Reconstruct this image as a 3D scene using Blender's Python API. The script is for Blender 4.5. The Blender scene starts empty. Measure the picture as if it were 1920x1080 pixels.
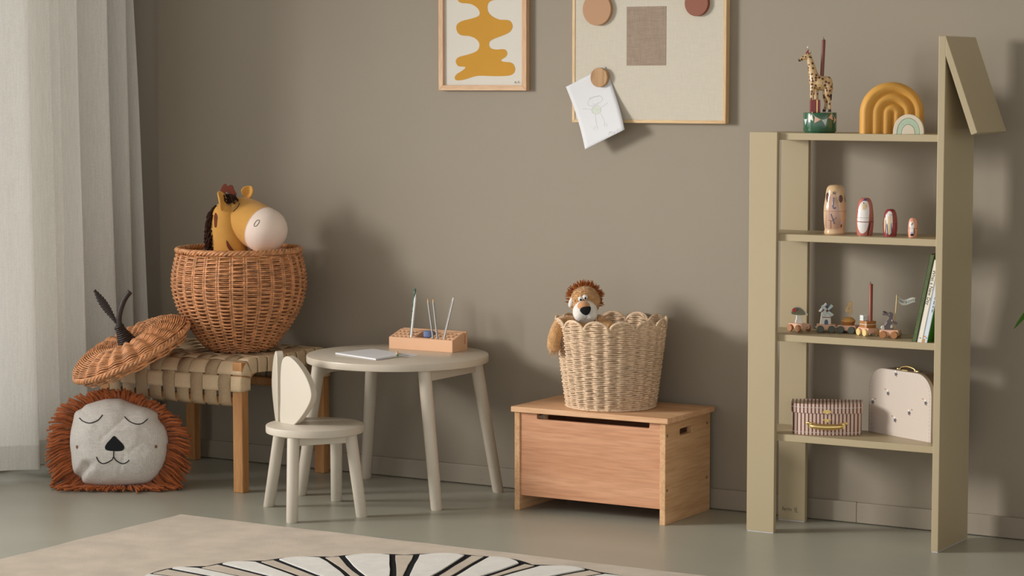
import bpy, bmesh, math, random
from mathutils import Vector, Matrix, noise
random.seed(11)
sc = bpy.context.scene
COL = sc.collection
PI = math.pi

# ------------------------------------------------------------------ camera
YAW = math.radians(30.6)
PITCH = math.atan((540 - 152) / 4450.0)
cam_d = bpy.data.cameras.new('camera'); cam = bpy.data.objects.new('camera', cam_d); COL.objects.link(cam)
cam_d.sensor_width = 36.0; cam_d.lens = 4450.0 / 1920.0 * 36.0
cam_d.clip_start = 0.05; cam_d.clip_end = 100
cam.location = (0, 0, 1.353); cam.rotation_euler = (PI / 2 - PITCH, 0, YAW)
sc.camera = cam

# ------------------------------------------------------------------ world and window light
w = bpy.data.worlds.new('world'); sc.world = w; w.use_nodes = True
bgn = w.node_tree.nodes['Background']
bgn.inputs[0].default_value = (1.0, 0.98, 0.95, 1); bgn.inputs[1].default_value = 1.26
ld = bpy.data.lights.new('window_daylight', 'AREA'); lo = bpy.data.objects.new('window_daylight', ld); COL.objects.link(lo)
ld.shape = 'RECTANGLE'; ld.size = 1.05; ld.size_y = 1.05; ld.spread = math.radians(55); ld.energy = 27.5; ld.color = (1.0, 0.965, 0.915)
lo.location = (-7.20, 3.40, 1.85)
lo.rotation_euler = (Vector((-2.25, 6.20, 0.70)) - Vector(lo.location)).to_track_quat('-Z', 'Y').to_euler()

vs = sc.view_settings
vs.view_transform = 'Standard'; vs.look = 'None'; vs.exposure = 0.0; vs.gamma = 1.0; vs.use_curve_mapping = False

# ------------------------------------------------------------------ materials
def lin(c):
    return tuple((x / 255 / 12.92 if x / 255 <= 0.04045 else ((x / 255 + 0.055) / 1.055) ** 2.4) for x in c)
def _new(name):
    m = bpy.data.materials.new(name); m.use_nodes = True
    nt = m.node_tree; b = nt.nodes['Principled BSDF']
    return m, nt, b
def mat(name, rgb, rough=0.6, var=0.06, vscale=12.0, bump=0.0, bscale=80.0, metal=0.0, spec=0.5, stretch=(1, 1, 1), sheen=0.0, coat=0.0):
    m, nt, b = _new(name); N = nt.nodes; L = nt.links
    c = lin(rgb)
    tc = N.new('ShaderNodeTexCoord'); mp = N.new('ShaderNodeMapping'); mp.inputs['Scale'].default_value = stretch
    L.new(tc.outputs['Object'], mp.inputs[0])
    nz = N.new('ShaderNodeTexNoise'); nz.inputs['Scale'].default_value = vscale; nz.inputs['Detail'].default_value = 4
    L.new(mp.outputs[0], nz.inputs['Vector'])
    rp = N.new('ShaderNodeValToRGB')
    rp.color_ramp.elements[0].position = 0.3; rp.color_ramp.elements[1].position = 0.7
    rp.color_ramp.elements[0].color = tuple(x * (1 - var) for x in c) + (1,)
    rp.color_ramp.elements[1].color = tuple(min(1, x * (1 + var)) for x in c) + (1,)
    L.new(nz.outputs['Fac'], rp.inputs[0]); L.new(rp.outputs[0], b.inputs['Base Color'])
    b.inputs['Roughness'].default_value = rough; b.inputs['Metallic'].default_value = metal
    b.inputs['Specular IOR Level'].default_value = spec
    if sheen: b.inputs['Sheen Weight'].default_value = sheen
    if coat: b.inputs['Coat Weight'].default_value = coat; b.inputs['Coat Roughness'].default_value = 0.08
    if bump:
        n2 = N.new('ShaderNodeTexNoise'); n2.inputs['Scale'].default_value = bscale; n2.inputs['Detail'].default_value = 3
        L.new(mp.outputs[0], n2.inputs['Vector'])
        bp = N.new('ShaderNodeBump'); bp.inputs['Strength'].default_value = bump; bp.inputs['Distance'].default_value = 0.004
        L.new(n2.outputs['Fac'], bp.inputs['Height']); L.new(bp.outputs[0], b.inputs['Normal'])
    return m
def wood(name, c1, c2, axis=0, scale=22.0, rough=0.5, dark=None):
    m, nt, b = _new(name); N = nt.nodes; L = nt.links
    tc = N.new('ShaderNodeTexCoord'); mp = N.new('ShaderNodeMapping')
    s = [1.0, 1.0, 1.0]; s[axis] = 0.07; mp.inputs['Scale'].default_value = s
    L.new(tc.outputs['Object'], mp.inputs[0])
    nz = N.new('ShaderNodeTexNoise'); nz.inputs['Scale'].default_value = scale; nz.inputs['Detail'].default_value = 6; nz.inputs['Distortion'].default_value = 0.6
    L.new(mp.outputs[0], nz.inputs['Vector'])
    rp = N.new('ShaderNodeValToRGB'); rp.color_ramp.elements[0].position = 0.28; rp.color_ramp.elements[1].position = 0.72
    rp.color_ramp.elements[0].color = lin(c1) + (1,); rp.color_ramp.elements[1].color = lin(c2) + (1,)
    L.new(nz.outputs['Fac'], rp.inputs[0])
    n2 = N.new('ShaderNodeTexNoise'); n2.inputs['Scale'].default_value = scale * 9; n2.inputs['Detail'].default_value = 3
    L.new(mp.outputs[0], n2.inputs['Vector'])
    mx = N.new('ShaderNodeMix'); mx.data_type = 'RGBA'; mx.blend_type = 'MULTIPLY'; mx.inputs['Factor'].default_value = 0.35
    r2 = N.new('ShaderNodeValToRGB'); r2.color_ramp.elements[0].position = 0.35; r2.color_ramp.elements[1].position = 0.6
    r2.color_ramp.elements[0].color = (0.55, 0.45, 0.36, 1); r2.color_ramp.elements[1].color = (1, 1, 1, 1)
    L.new(n2.outputs['Fac'], r2.inputs[0]); L.new(rp.outputs[0], mx.inputs['A']); L.new(r2.outputs[0], mx.inputs['B'])
    L.new(mx.outputs['Result'], b.inputs['Base Color'])
    b.inputs['Roughness'].default_value = rough; b.inputs['Specular IOR Level'].default_value = 0.35
    bp = N.new('ShaderNodeBump'); bp.inputs['Strength'].default_value = 0.12; bp.inputs['Distance'].default_value = 0.002
    L.new(n2.outputs['Fac'], bp.inputs['Height']); L.new(bp.outputs[0], b.inputs['Normal'])
    return m
def linen(name, rgb, scale=300.0, contrast=0.16, bump=0.25, u=0, v=2, transl=0.0, rough=0.85, fleck=0.0):
    m, nt, b = _new(name); N = nt.nodes; L = nt.links
    c = lin(rgb); tc = N.new('ShaderNodeTexCoord')
    outs = []
    for ax in (u, v):
        mp = N.new('ShaderNodeMapping'); s = [1.0, 1.0, 1.0]; s[ax] = 0.05; mp.inputs['Scale'].default_value = s
        L.new(tc.outputs['Object'], mp.inputs[0])
        nz = N.new('ShaderNodeTexNoise'); nz.inputs['Scale'].default_value = scale; nz.inputs['Detail'].default_value = 2
        L.new(mp.outputs[0], nz.inputs['Vector']); outs.append(nz)
    ad = N.new('ShaderNodeMath'); ad.operation = 'ADD'
    L.new(outs[0].outputs['Fac'], ad.inputs[0]); L.new(outs[1].outputs['Fac'], ad.inputs[1])
    hv = N.new('ShaderNodeMath'); hv.operation = 'MULTIPLY'; hv.inputs[1].default_value = 0.5; L.new(ad.outputs[0], hv.inputs[0])
    rp = N.new('ShaderNodeValToRGB'); rp.color_ramp.elements[0].position = 0.36; rp.color_ramp.elements[1].position = 0.64
    rp.color_ramp.elements[0].color = tuple(x * (1 - contrast) for x in c) + (1,)
    rp.color_ramp.elements[1].color = tuple(min(1, x * (1 + contrast * 0.7)) for x in c) + (1,)
    L.new(hv.outputs[0], rp.inputs[0]); col = rp.outputs[0]
    if fleck:
        vo = N.new('ShaderNodeTexNoise'); vo.inputs['Scale'].default_value = 260; vo.inputs['Detail'].default_value = 1
        L.new(tc.outputs['Object'], vo.inputs['Vector'])
        r3 = N.new('ShaderNodeValToRGB'); r3.color_ramp.elements[0].position = 0.2; r3.color_ramp.elements[1].position = 0.3
        r3.color_ramp.elements[0].color = (1 - fleck, 1 - fleck, 1 - fleck, 1); r3.color_ramp.elements[1].color = (1, 1, 1, 1)
        L.new(vo.outputs['Fac'], r3.inputs[0])
        mx = N.new('ShaderNodeMix'); mx.data_type = 'RGBA'; mx.blend_type = 'MULTIPLY'; mx.inputs['Factor'].default_value = 1
        L.new(col, mx.inputs['A']); L.new(r3.outputs[0], mx.inputs['B']); col = mx.outputs['Result']
    L.new(col, b.inputs['Base Color'])
    b.inputs['Roughness'].default_value = rough; b.inputs['Specular IOR Level'].default_value = 0.15
    bp = N.new('ShaderNodeBump'); bp.inputs['Strength'].default_value = bump; bp.inputs['Distance'].default_value = 0.001
    L.new(hv.outputs[0], bp.inputs['Height']); L.new(bp.outputs[0], b.inputs['Normal'])
    if transl:
        tr = N.new('ShaderNodeBsdfTranslucent'); L.new(col, tr.inputs[0])
        ms = N.new('ShaderNodeMixShader'); ms.inputs[0].default_value = transl
        L.new(b.outputs[0], ms.inputs[1]); L.new(tr.outputs[0], ms.inputs[2])
        L.new(ms.outputs[0], N['Material Output'].inputs['Surface'])
    return m
def spots(name, base, spot, scale=90.0, size=0.33, rough=0.35, edge=0.03):
    m, nt, b = _new(name); N = nt.nodes; L = nt.links
    tc = N.new('ShaderNodeTexCoord'); vo = N.new('ShaderNodeTexVoronoi'); vo.inputs['Scale'].default_value = scale; vo.inputs['Randomness'].default_value = 0.75
    L.new(tc.outputs['Object'], vo.inputs['Vector'])
    rp = N.new('ShaderNodeValToRGB'); rp.color_ramp.elements[0].position = size; rp.color_ramp.elements[1].position = size + edge
    rp.color_ramp.elements[0].color = lin(spot) + (1,); rp.color_ramp.elements[1].color = lin(base) + (1,)
    L.new(vo.outputs['Distance'], rp.inputs[0]); L.new(rp.outputs[0], b.inputs['Base Color'])
    b.inputs['Roughness'].default_value = rough
    return m
def stripes(name, ca, cb, period, duty, phase=0.0, rough=0.45):
    m, nt, b = _new(name); N = nt.nodes; L = nt.links
    tc = N.new('ShaderNodeTexCoord'); sx = N.new('ShaderNodeSeparateXYZ'); L.new(tc.outputs['Object'], sx.inputs[0])
    a = N.new('ShaderNodeMath'); a.operation = 'MULTIPLY_ADD'; a.inputs[1].default_value = 1 / period; a.inputs[2].default_value = 50 + phase
    L.new(sx.outputs['X'], a.inputs[0])
    f = N.new('ShaderNodeMath'); f.operation = 'FRACT'; L.new(a.outputs[0], f.inputs[0])
    g = N.new('ShaderNodeMath'); g.operation = 'LESS_THAN'; g.inputs[1].default_value = duty; L.new(f.outputs[0], g.inputs[0])
    mx = N.new('ShaderNodeMix'); mx.data_type = 'RGBA'; L.new(g.outputs[0], mx.inputs['Factor'])
    mx.inputs['A'].default_value = lin(ca) + (1,); mx.inputs['B'].default_value = lin(cb) + (1,)
    L.new(mx.outputs['Result'], b.inputs['Base Color']); b.inputs['Roughness'].default_value = rough
    return m

M = {}
M['wall'] = mat('painted_wall', (153, 143, 128), 0.62, 0.015, 3.0, 0.04, 160, spec=0.3)
M['skirting'] = mat('painted_skirting', (155, 145, 130), 0.45, 0.012, 3.0, spec=0.4)
M['floor'] = mat('sealed_floor', (166, 165, 152), 0.34, 0.05, 1.6, 0.03, 9, spec=0.45, stretch=(1, 2.2, 1))
M['ceiling'] = mat('ceiling_paint', (214, 208, 198), 0.8, 0.01)
M['curtain'] = linen('curtain_linen', (236, 234, 228), 240, 0.07, 0.15, 1, 2, transl=0.26)
M['frame_white'] = mat('white_window_paint', (225, 223, 216), 0.4, 0.01)
M['oak'] = wood('oak', (176, 122, 72), (206, 156, 102), 2, 26)
M['oak_x'] = wood('oak_lengthwise', (176, 122, 72), (206, 156, 102), 1, 26)
M['oak_pale_z'] = wood('pale_oak_upright', (206, 165, 126), (226, 191, 155), 2, 30)
M['oak_pale_x'] = wood('pale_oak_crosswise', (206, 165, 126), (226, 191, 155), 0, 30)
M['oak_magnet'] = wood('magnet_oak', (158, 116, 74), (204, 165, 118), 2, 70)
M['ash_z'] = wood('ash_upright', (214, 180, 132), (232, 203, 160), 2, 30)
M['ash_x'] = wood('ash_crosswise', (214, 180, 132), (232, 203, 160), 0, 30)
M['beech_x'] = wood('beech_front', (198, 141, 105), (221, 169, 133), 0, 14)
M['beech_y'] = wood('beech_side', (205, 158, 113), (228, 186, 142), 1, 14)
M['beech_top'] = wood('beech_lid', (214, 164, 122), (232, 190, 150), 0, 14)
M['bolt'] = mat('bolt_metal', (110, 92, 70), 0.35, 0.05, metal=0.9)
M['dark'] = mat('shadowed_hole', (40, 34, 30), 0.9, 0.05)
M['weft'] = mat('jute_webbing_pale', (220, 194, 160), 0.85, 0.16, 520, 0.5, 620, spec=0.15)
M['warp'] = mat('jute_webbing_grey', (184, 159, 128), 0.85, 0.18, 520, 0.5, 620, spec=0.15)
M['wicker'] = mat('wicker_reed', (204, 145, 100), 0.38, 0.42, 46, 0.15, 200, spec=0.4)
M['wicker_dark'] = mat('dark_wicker_reed', (46, 35, 31), 0.45, 0.2, 40, 0.2, 250)
M['horse'] = mat('mustard_jersey', (212, 158, 80), 0.85, 0.05, 20, 0.12, 420, spec=0.2, sheen=0.2)
M['horse_spot'] = mat('rust_felt', (116, 64, 44), 0.9, 0.06, 30, 0.1, 300, spec=0.15)
M['muzzle'] = mat('pale_jersey', (240, 221, 209), 0.85, 0.03, 20, 0.1, 420, spec=0.2, sheen=0.2)
M['yarn_dark'] = mat('dark_brown_yarn', (58, 38, 30), 0.9, 0.2, 60, 0.3, 400, spec=0.15)
M['rose_felt'] = mat('rose_brown_felt', (130, 70, 56), 0.9, 0.06, 30, 0.1, 300, spec=0.15)
M['thread'] = mat('dark_thread', (34, 30, 30), 0.8, 0.05)
M['cushion'] = linen('grey_linen', (212, 207, 200), 420, 0.16, 0.4, 0, 2, fleck=0.12)
M['yarn_rust'] = mat('rust_yarn', (168, 92, 47), 0.85, 0.22, 50, 0.35, 500, spec=0.2, sheen=0.2)
M['cheek'] = mat('brown_felt_dot', (132, 98, 78), 0.9, 0.05)
M['cream'] = mat('cream_lacquer', (202, 193, 178), 0.38, 0.012, 6, spec=0.4)
M['cream_table'] = mat('cream_lacquer_table', (204, 194, 178), 0.32, 0.012, 6, spec=0.45)
M['paper'] = mat('white_paper', (220, 221, 225), 0.7, 0.01, 9, spec=0.3)
M['artpaper'] = mat('cream_art_paper', (216, 211, 201), 0.7, 0.01, 9, spec=0.25)
M['mustard_print'] = mat('mustard_print', (200, 148, 58), 0.75, 0.015, 9, spec=0.2)
M['pencil_grey'] = mat('graphite_line', (178, 178, 180), 0.9, 0.1)
M['crayon_green'] = mat('pale_green_crayon', (208, 216, 204), 0.9, 0.06, 120)
M['peach'] = mat('peach_lacquer', (234, 186, 148), 0.48, 0.015, 9, spec=0.35)
M['green_pattern'] = spots('green_patterned_paper', (38, 92, 66), (222, 228, 220), 320, 0.28, 0.4)
M['white_lacquer'] = mat('white_lacquer', (226, 226, 224), 0.35, 0.01)
M['grey_lacquer'] = mat('grey_lacquer', (150, 150, 146), 0.4, 0.03)
M['raw_wood'] = mat('raw_pencil_wood', (222, 184, 138), 0.7, 0.06, 60)
M['lead'] = mat('pencil_lead', (70, 62, 58), 0.5, 0.1)
M['gold_lead'] = mat('ochre_lead', (176, 140, 70), 0.5, 0.1)
M['white_grey_stripe'] = stripes('white_grey_striped_lacquer', (230, 228, 226), (120, 118, 120), 0.0028, 0.3)
M['blue_plastic'] = mat('blue_plastic', (112, 130, 176), 0.4, 0.03)
M['green_gloss'] = mat('green_gloss', (40, 120, 60), 0.25, 0.05)
M['rope'] = mat('paper_rope', (222, 195, 165), 0.75, 0.2, 90, 0.5, 330, spec=0.2)
M['plush'] = mat('tan_plush', (206, 158, 106), 0.95, 0.22, 60, 0.9, 260, spec=0.1, sheen=0.5)
M['plush_white'] = mat('white_plush', (232, 229, 222), 0.95, 0.05, 60, 0.4, 260, spec=0.1, sheen=0.3)
M['plush_peach'] = mat('peach_plush', (206, 152, 110), 0.95, 0.08, 60, 0.4, 260, spec=0.1, sheen=0.3)
M['plush_mane'] = mat('rust_plush', (164, 96, 50), 0.95, 0.25, 60, 0.3, 260, spec=0.1)
M['black'] = mat('black_felt', (30, 31, 34), 0.8, 0.05, spec=0.2)
M['board_linen'] = linen('pinboard_linen', (206, 199, 184), 620, 0.06, 0.1, 0, 2, fleck=0.05)
M['board_patch'] = linen('dark_linen_patch', (160, 143, 127), 620, 0.18, 0.15, 0, 2, fleck=0.14)
M['magnet_peach'] = mat('peach_painted_wood', (180, 137, 100), 0.6, 0.015)
M['magnet_rust'] = mat('rust_painted_wood', (136, 74, 48), 0.55, 0.03)
M['khaki'] = mat('khaki_lacquer', (178, 163, 132), 0.42, 0.012, 5, spec=0.4)
M['felt_grey'] = mat('grey_felt_pad', (200, 198, 198), 0.9, 0.04)
M['ink'] = mat('printed_ink', (72, 64, 52), 0.7, 0.05)
M['drum'] = mat('dark_green_gloss', (46, 92, 66), 0.2, 0.03, coat=0.5)
M['flag_w'] = mat('cream_pennant', (228, 224, 206), 0.5, 0.02)
M['flag_p'] = mat('pink_pennant', (222, 178, 156), 0.5, 0.02)
M['flag_b'] = mat('pale_blue_pennant', (194, 212, 208), 0.5, 0.02)
M['giraffe'] = spots('giraffe_glaze', (208, 178, 132), (104, 62, 40), 100, 0.36, 0.22, 0.05)
M['hoof'] = mat('dark_hoof', (62, 48, 44), 0.4, 0.05)
M['gift_red'] = stripes('red_wrapping', (150, 62, 60), (124, 46, 48), 0.006, 0.3, rough=0.35)
M['candle'] = mat('brown_candle_wax', (122, 68, 54), 0.4, 0.03)
M['candle_rust'] = mat('rust_candle_wax', (142, 72, 48), 0.4, 0.03)
M['hat'] = spots('red_dotted_hat', (140, 40, 48), (230, 220, 214), 190, 0.3, 0.4)
M['gold'] = mat('brass', (236, 208, 142), 0.3, 0.03, metal=1.0)
M['mustard'] = mat('mustard_ceramic', (216, 162, 78), 0.55, 0.02, 8, spec=0.35)
M['cream_wood'] = mat('cream_painted_wood', (230, 220, 200), 0.55, 0.015)
M['mint'] = spots('dotted_mint_paint', (190, 212, 188), (110, 140, 122), 105, 0.1, 0.55, 0.02)
M['gap'] = mat('dark_gap', (88, 92, 84), 0.8, 0.03)
M['doll_beige'] = mat('beige_gloss', (216, 182, 142), 0.18, 0.02, coat=0.6)
M['doll_tan'] = mat('tan_gloss', (188, 148, 124), 0.18, 0.02, coat=0.6)
M['doll_pink'] = mat('dusty_pink_gloss', (190, 112, 100), 0.18, 0.02, coat=0.6)
M['doll_red'] = mat('burgundy_gloss', (146, 58, 62), 0.18, 0.02, coat=0.6)
M['doll_rose'] = mat('rose_gloss', (226, 160, 136), 0.18, 0.02, coat=0.6)
M['doll_white'] = mat('white_gloss', (232, 228, 224), 0.18, 0.02, coat=0.6)
M['doll_sand'] = mat('sand_gloss', (220, 192, 150), 0.18, 0.02, coat=0.6)
M['doll_brown'] = mat('brown_gloss', (92, 54, 46), 0.18, 0.02, coat=0.6)
M['doll_blue'] = mat('blue_gloss', (72, 90, 140), 0.18, 0.02, coat=0.6)
M['doll_black'] = mat('black_gloss', (40, 36, 36), 0.18, 0.02, coat=0.6)
M['doll_rust'] = mat('rust_gloss', (170, 96, 62), 0.18, 0.02, coat=0.6)
M['doll_lilac'] = mat('lilac_gloss', (196, 180, 204), 0.18, 0.02, coat=0.6)
M['wagon'] = mat('pink_painted_wood', (224, 176, 148), 0.5, 0.03)
M['wheel_brown'] = mat('brown_wheel', (166, 112, 66), 0.5, 0.05)
M['wheel_green'] = mat('dark_green_wheel', (78, 86, 72), 0.5, 0.05)
M['wheel_yellow'] = mat('pale_yellow_wheel', (228, 200, 136), 0.5, 0.05)
M['sage'] = mat('sage_paint', (124, 126, 100), 0.55, 0.03)
M['chalk'] = mat('chalk_white_paint', (226, 224, 216), 0.55, 0.02)
M['ice'] = mat('ice_blue_paint', (200, 218, 218), 0.55, 0.02)
M['navy'] = mat('slate_blue_paint', (80, 98, 122), 0.55, 0.02)
M['maroon'] = mat('maroon_paint', (122, 40, 44), 0.5, 0.03)
M['crimson'] = mat('red_paint', (186, 60, 60), 0.5, 0.03)
M['maple'] = wood('maple', (222, 188, 136), (238, 212, 168), 2, 60)
M['cake'] = mat('cake_brown', (170, 112, 58), 0.55, 0.1, 60)
M['cake_top'] = mat('cake_caramel', (220, 168, 98), 0.5, 0.05)
M['kraft'] = mat('kraft_brown', (170, 112, 56), 0.55, 0.03)
M['gift_white'] = spots('speckled_gift_paper', (222, 228, 226), (130, 140, 144), 240, 0.24, 0.55)
M['rabbit'] = mat('grey_violet_paint', (122, 110, 112), 0.6, 0.03)
M['rabbit_dark'] = mat('dark_grey_paint', (88, 76, 76), 0.6, 0.03)
M['steel'] = mat('magnet_steel', (210, 210, 212), 0.15, 0.02, metal=1.0)
M['bookgreen'] = spots('dark_green_book_cloth', (84, 100, 56), (62, 78, 44), 300, 0.4, 0.6)
M['bookwhite'] = mat('ivory_book_cover', (236, 230, 216), 0.5, 0.012)
M['bookblue'] = mat('pale_blue_book_cover', (214, 226, 238), 0.45, 0.012)
M['bookleaf'] = mat('bright_green_cover', (64, 140, 40), 0.4, 0.1, 30)
M['pages'] = mat('page_block', (228, 222, 208), 0.8, 0.04, 200)
M['ochre'] = mat('ochre_print', (220, 150, 60), 0.5, 0.02)
M['case_stripe'] = stripes('case_stripes', (216, 192, 178), (104, 54, 44), 0.0112, 0.36)
M['case_stripe2'] = stripes('case_stripes_offset', (216, 192, 178), (104, 54, 44), 0.0112, 0.36, 0.3)
M['stitch'] = mat('white_stitching', (232, 230, 228), 0.7, 0.02)
M['case_grey'] = mat('taupe_case_board', (200, 187, 175), 0.5, 0.012)
M['case_edge'] = mat('dark_taupe_edge', (122, 100, 84), 0.5, 0.03)
M['bee_grey'] = mat('bee_grey', (84, 84, 90), 0.6, 0.03)
M['bee_red'] = mat('flower_rust', (172, 112, 80), 0.6, 0.03)
M['rug'] = mat('beige_wool_pile', (204, 189, 170), 0.95, 0.12, 9, 0.6, 800, spec=0.08, sheen=0.3)
M['rug_white'] = mat('white_wool_pile', (236, 234, 228), 0.95, 0.05, 30, 0.6, 800, spec=0.08, sheen=0.3)
M['rug_black'] = mat('black_wool_pile', (38, 40, 44), 0.95, 0.1, 60, 0.6, 800, spec=0.08)
M['leaf'] = mat('leaf_green', (70, 116, 38), 0.4, 0.25, 30, spec=0.4)
M['stem'] = mat('plant_stem', (92, 110, 52), 0.5, 0.1)
M['pot'] = mat('terracotta_pot', (168, 110, 80), 0.8, 0.06)
M['soil'] = mat('potting_soil', (58, 44, 34), 0.95, 0.2, 60, 0.8, 90)

# ------------------------------------------------------------------ mesh helpers
class MB:
    def __init__(s): s.v = []; s.f = []
    def add(s, vs, fs):
        o = len(s.v); s.v += [tuple(v) for v in vs]; s.f += [tuple(i + o for i in f) for f in fs]; return s
    def box(s, x0, x1, y0, y1, z0, z1, T=None):
        vs = [Vector(p) for p in ((x0, y0, z0), (x1, y0, z0), (x1, y1, z0), (x0, y1, z0), (x0, y0, z1), (x1, y0, z1), (x1, y1, z1), (x0, y1, z1))]
        if T: vs = [T @ v for v in vs]
        return s.add(vs, [(3, 2, 1, 0), (4, 5, 6, 7), (0, 1, 5, 4), (1, 2, 6, 5), (2, 3, 7, 6), (3, 0, 4, 7)])
    def grid(s, fn, nu, nv, cu=False, cv=False):
        vs = [fn(i / (nu if cu else nu - 1), j / (nv if cv else nv - 1)) for i in range(nu) for j in range(nv)]
        fs = []
        for i in range(nu if cu else nu - 1):
            for j in range(nv if cv else nv - 1):
                a, b = i, (i + 1) % nu; c, d = j, (j + 1) % nv
                fs.append((a * nv + c, b * nv + c, b * nv + d, a * nv + d))
        return s.add(vs, fs)
    def tube(s, pts, r, n=8, closed=False, cap=True, flat=1.0):
        P = [Vector(p) for p in pts]; k = len(P)
        R = r if hasattr(r, '__len__') else [r] * k
        T = []
        for i in range(k):
            a = P[(i - 1) % k] if (closed or i > 0) else P[i]; b = P[(i + 1) % k] if (closed or i < k - 1) else P[i]
            t = b - a; T.append(t.normalized() if t.length > 1e-9 else Vector((0, 0, 1)))
        up = Vector((0, 0, 1)) if abs(T[0].z) < 0.9 else Vector((1, 0, 0))
        nrm = (up - T[0] * up.dot(T[0])).normalized()
        vs = []
        for i in range(k):
            nrm = (nrm - T[i] * nrm.dot(T[i]))
            nrm = nrm.normalized() if nrm.length > 1e-6 else T[i].orthogonal().normalized()
            bn = T[i].cross(nrm)
            for j in range(n):
                a = 2 * PI * j / n
                vs.append(P[i] + (nrm * math.cos(a) * flat + bn * math.sin(a)) * R[i])
        fs = []
        for i in range(k if closed else k - 1):
            i2 = (i + 1) % k
            for j in range(n):
                j2 = (j + 1) % n
                fs.append((i * n + j, i * n + j2, i2 * n + j2, i2 * n + j))
        if cap and not closed:
            fs.append(tuple(range(n - 1, -1, -1))); fs.append(tuple((k - 1) * n + j for j in range(n)))
        return s.add(vs, fs)
    def lathe(s, prof, n=32, T=None, cap=True):
        vs = []
        for r, z in prof:
            for j in range(n):
                a = 2 * PI * j / n
                v = Vector((max(r, 1e-5) * math.cos(a), max(r, 1e-5) * math.sin(a), z)); vs.append(T @ v if T else v)
        k = len(prof); fs = []
        for i in range(k - 1):
            for j in range(n):
                j2 = (j + 1) % n; fs.append((i * n + j, i * n + j2, (i + 1) * n + j2, (i + 1) * n + j))
        if cap:
            fs.append(tuple(range(n - 1, -1, -1))); fs.append(tuple((k - 1) * n + j for j in range(n)))
        return s.add(vs, fs)
    def prism(s, out, d0, d1, fn):
        n = len(out)
        vs = [fn(u, v, d0) for u, v in out] + [fn(u, v, d1) for u, v in out]
        fs = [tuple(range(n - 1, -1, -1)), tuple(range(n, 2 * n))]
        for i in range(n): fs.append((i, (i + 1) % n, n + (i + 1) % n, n + i))
        return s.add(vs, fs)
    def ell(s, c, r, nu=16, nv=10, T=None):
        r = r if hasattr(r, '__len__') else (r, r, r); c = Vector(c); vs = []; fs = []
        for i in range(nv + 1):
            ph = PI * i / nv
            for j in range(nu):
                th = 2 * PI * j / nu
                v = Vector((r[0] * math.sin(ph) * math.cos(th), r[1] * math.sin(ph) * math.sin(th), r[2] * math.cos(ph)))
                vs.append(c + (T @ v if T else v))
        for i in range(nv):
            for j in range(nu):
                fs.append((i * nu + j, (i + 1) * nu + j, (i + 1) * nu + (j + 1) % nu, i * nu + (j + 1) % nu))
        return s.add(vs, fs)
    def build(s, name, m, parent=None, smooth=0, bevel=0.0, seg=2, label=None, subsurf=0, remesh=0.0, solid=0.0, kind=None, loc=None, rot=None, fix=True):
        me = bpy.data.meshes.new(name); me.from_pydata(s.v, [], s.f)
        bm = bmesh.new(); bm.from_mesh(me)
        bmesh.ops.remove_doubles(bm, verts=bm.verts, dist=1e-6)
        if fix: bmesh.ops.recalc_face_normals(bm, faces=bm.faces)
        bm.to_mesh(me); bm.free(); me.update()
        o = bpy.data.objects.new(name, me); COL.objects.link(o); me.materials.append(M[m] if isinstance(m, str) else m)
        if parent: o.parent = parent
        if loc is not None: o.location = loc
        if rot is not None: o.rotation_euler = rot
        if smooth:
            me.polygons.foreach_set('use_smooth', [True] * len(me.polygons))
            if smooth < 180: me.set_sharp_from_angle(angle=math.radians(smooth))
        if solid:
            d = o.modifiers.new('solid', 'SOLIDIFY'); d.thickness = solid; d.offset = 0
        if remesh:
            d = o.modifiers.new('remesh', 'REMESH'); d.mode = 'VOXEL'; d.voxel_size = remesh; d.use_smooth_shade = True
            d = o.modifiers.new('smooth', 'SMOOTH'); d.iterations = 6; d.factor = 0.5
        if bevel:
            d = o.modifiers.new('bevel', 'BEVEL'); d.width = bevel; d.segments = seg; d.limit_method = 'ANGLE'; d.angle_limit = math.radians(40)
        if subsurf:
            d = o.modifiers.new('sub', 'SUBSURF'); d.levels = subsurf; d.render_levels = subsurf
        if label: o['label'] = label
        if kind: o['kind'] = kind
        return o
def thing(name, label, cat, loc=(0, 0, 0), rotz=0.0, group=None):
    o = bpy.data.objects.new(name, None); COL.objects.link(o); o.empty_display_size = 0.05
    o.location = loc; o.rotation_euler = (0, 0, rotz); o['label'] = label; o['category'] = cat
    if group: o['group'] = group
    return o
def tag(o, label, cat, group=None):
    o['label'] = label; o['category'] = cat
    if group: o['group'] = group
    return o
def struct(o): o['kind'] = 'structure'; return o
def cut(o, cutter):                         # real holes: subtract a cutter mesh, then drop it
    me = bpy.data.meshes.new('c'); me.from_pydata(cutter.v, [], cutter.f)
    bm = bmesh.new(); bm.from_mesh(me); bmesh.ops.recalc_face_normals(bm, faces=bm.faces); bm.to_mesh(me); bm.free()
    c = bpy.data.objects.new('c', me); COL.objects.link(c)
    mw = o.parent; o.parent = None
    d = o.modifiers.new('b', 'BOOLEAN'); d.operation = 'DIFFERENCE'; d.object = c; d.solver = 'EXACT'
    dg = bpy.context.evaluated_depsgraph_get()
    nm = bpy.data.meshes.new_from_object(o.evaluated_get(dg)); nm.name = o.name
    o.modifiers.clear(); o.data = nm; o.parent = mw
    bpy.data.objects.remove(c); return o
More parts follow.
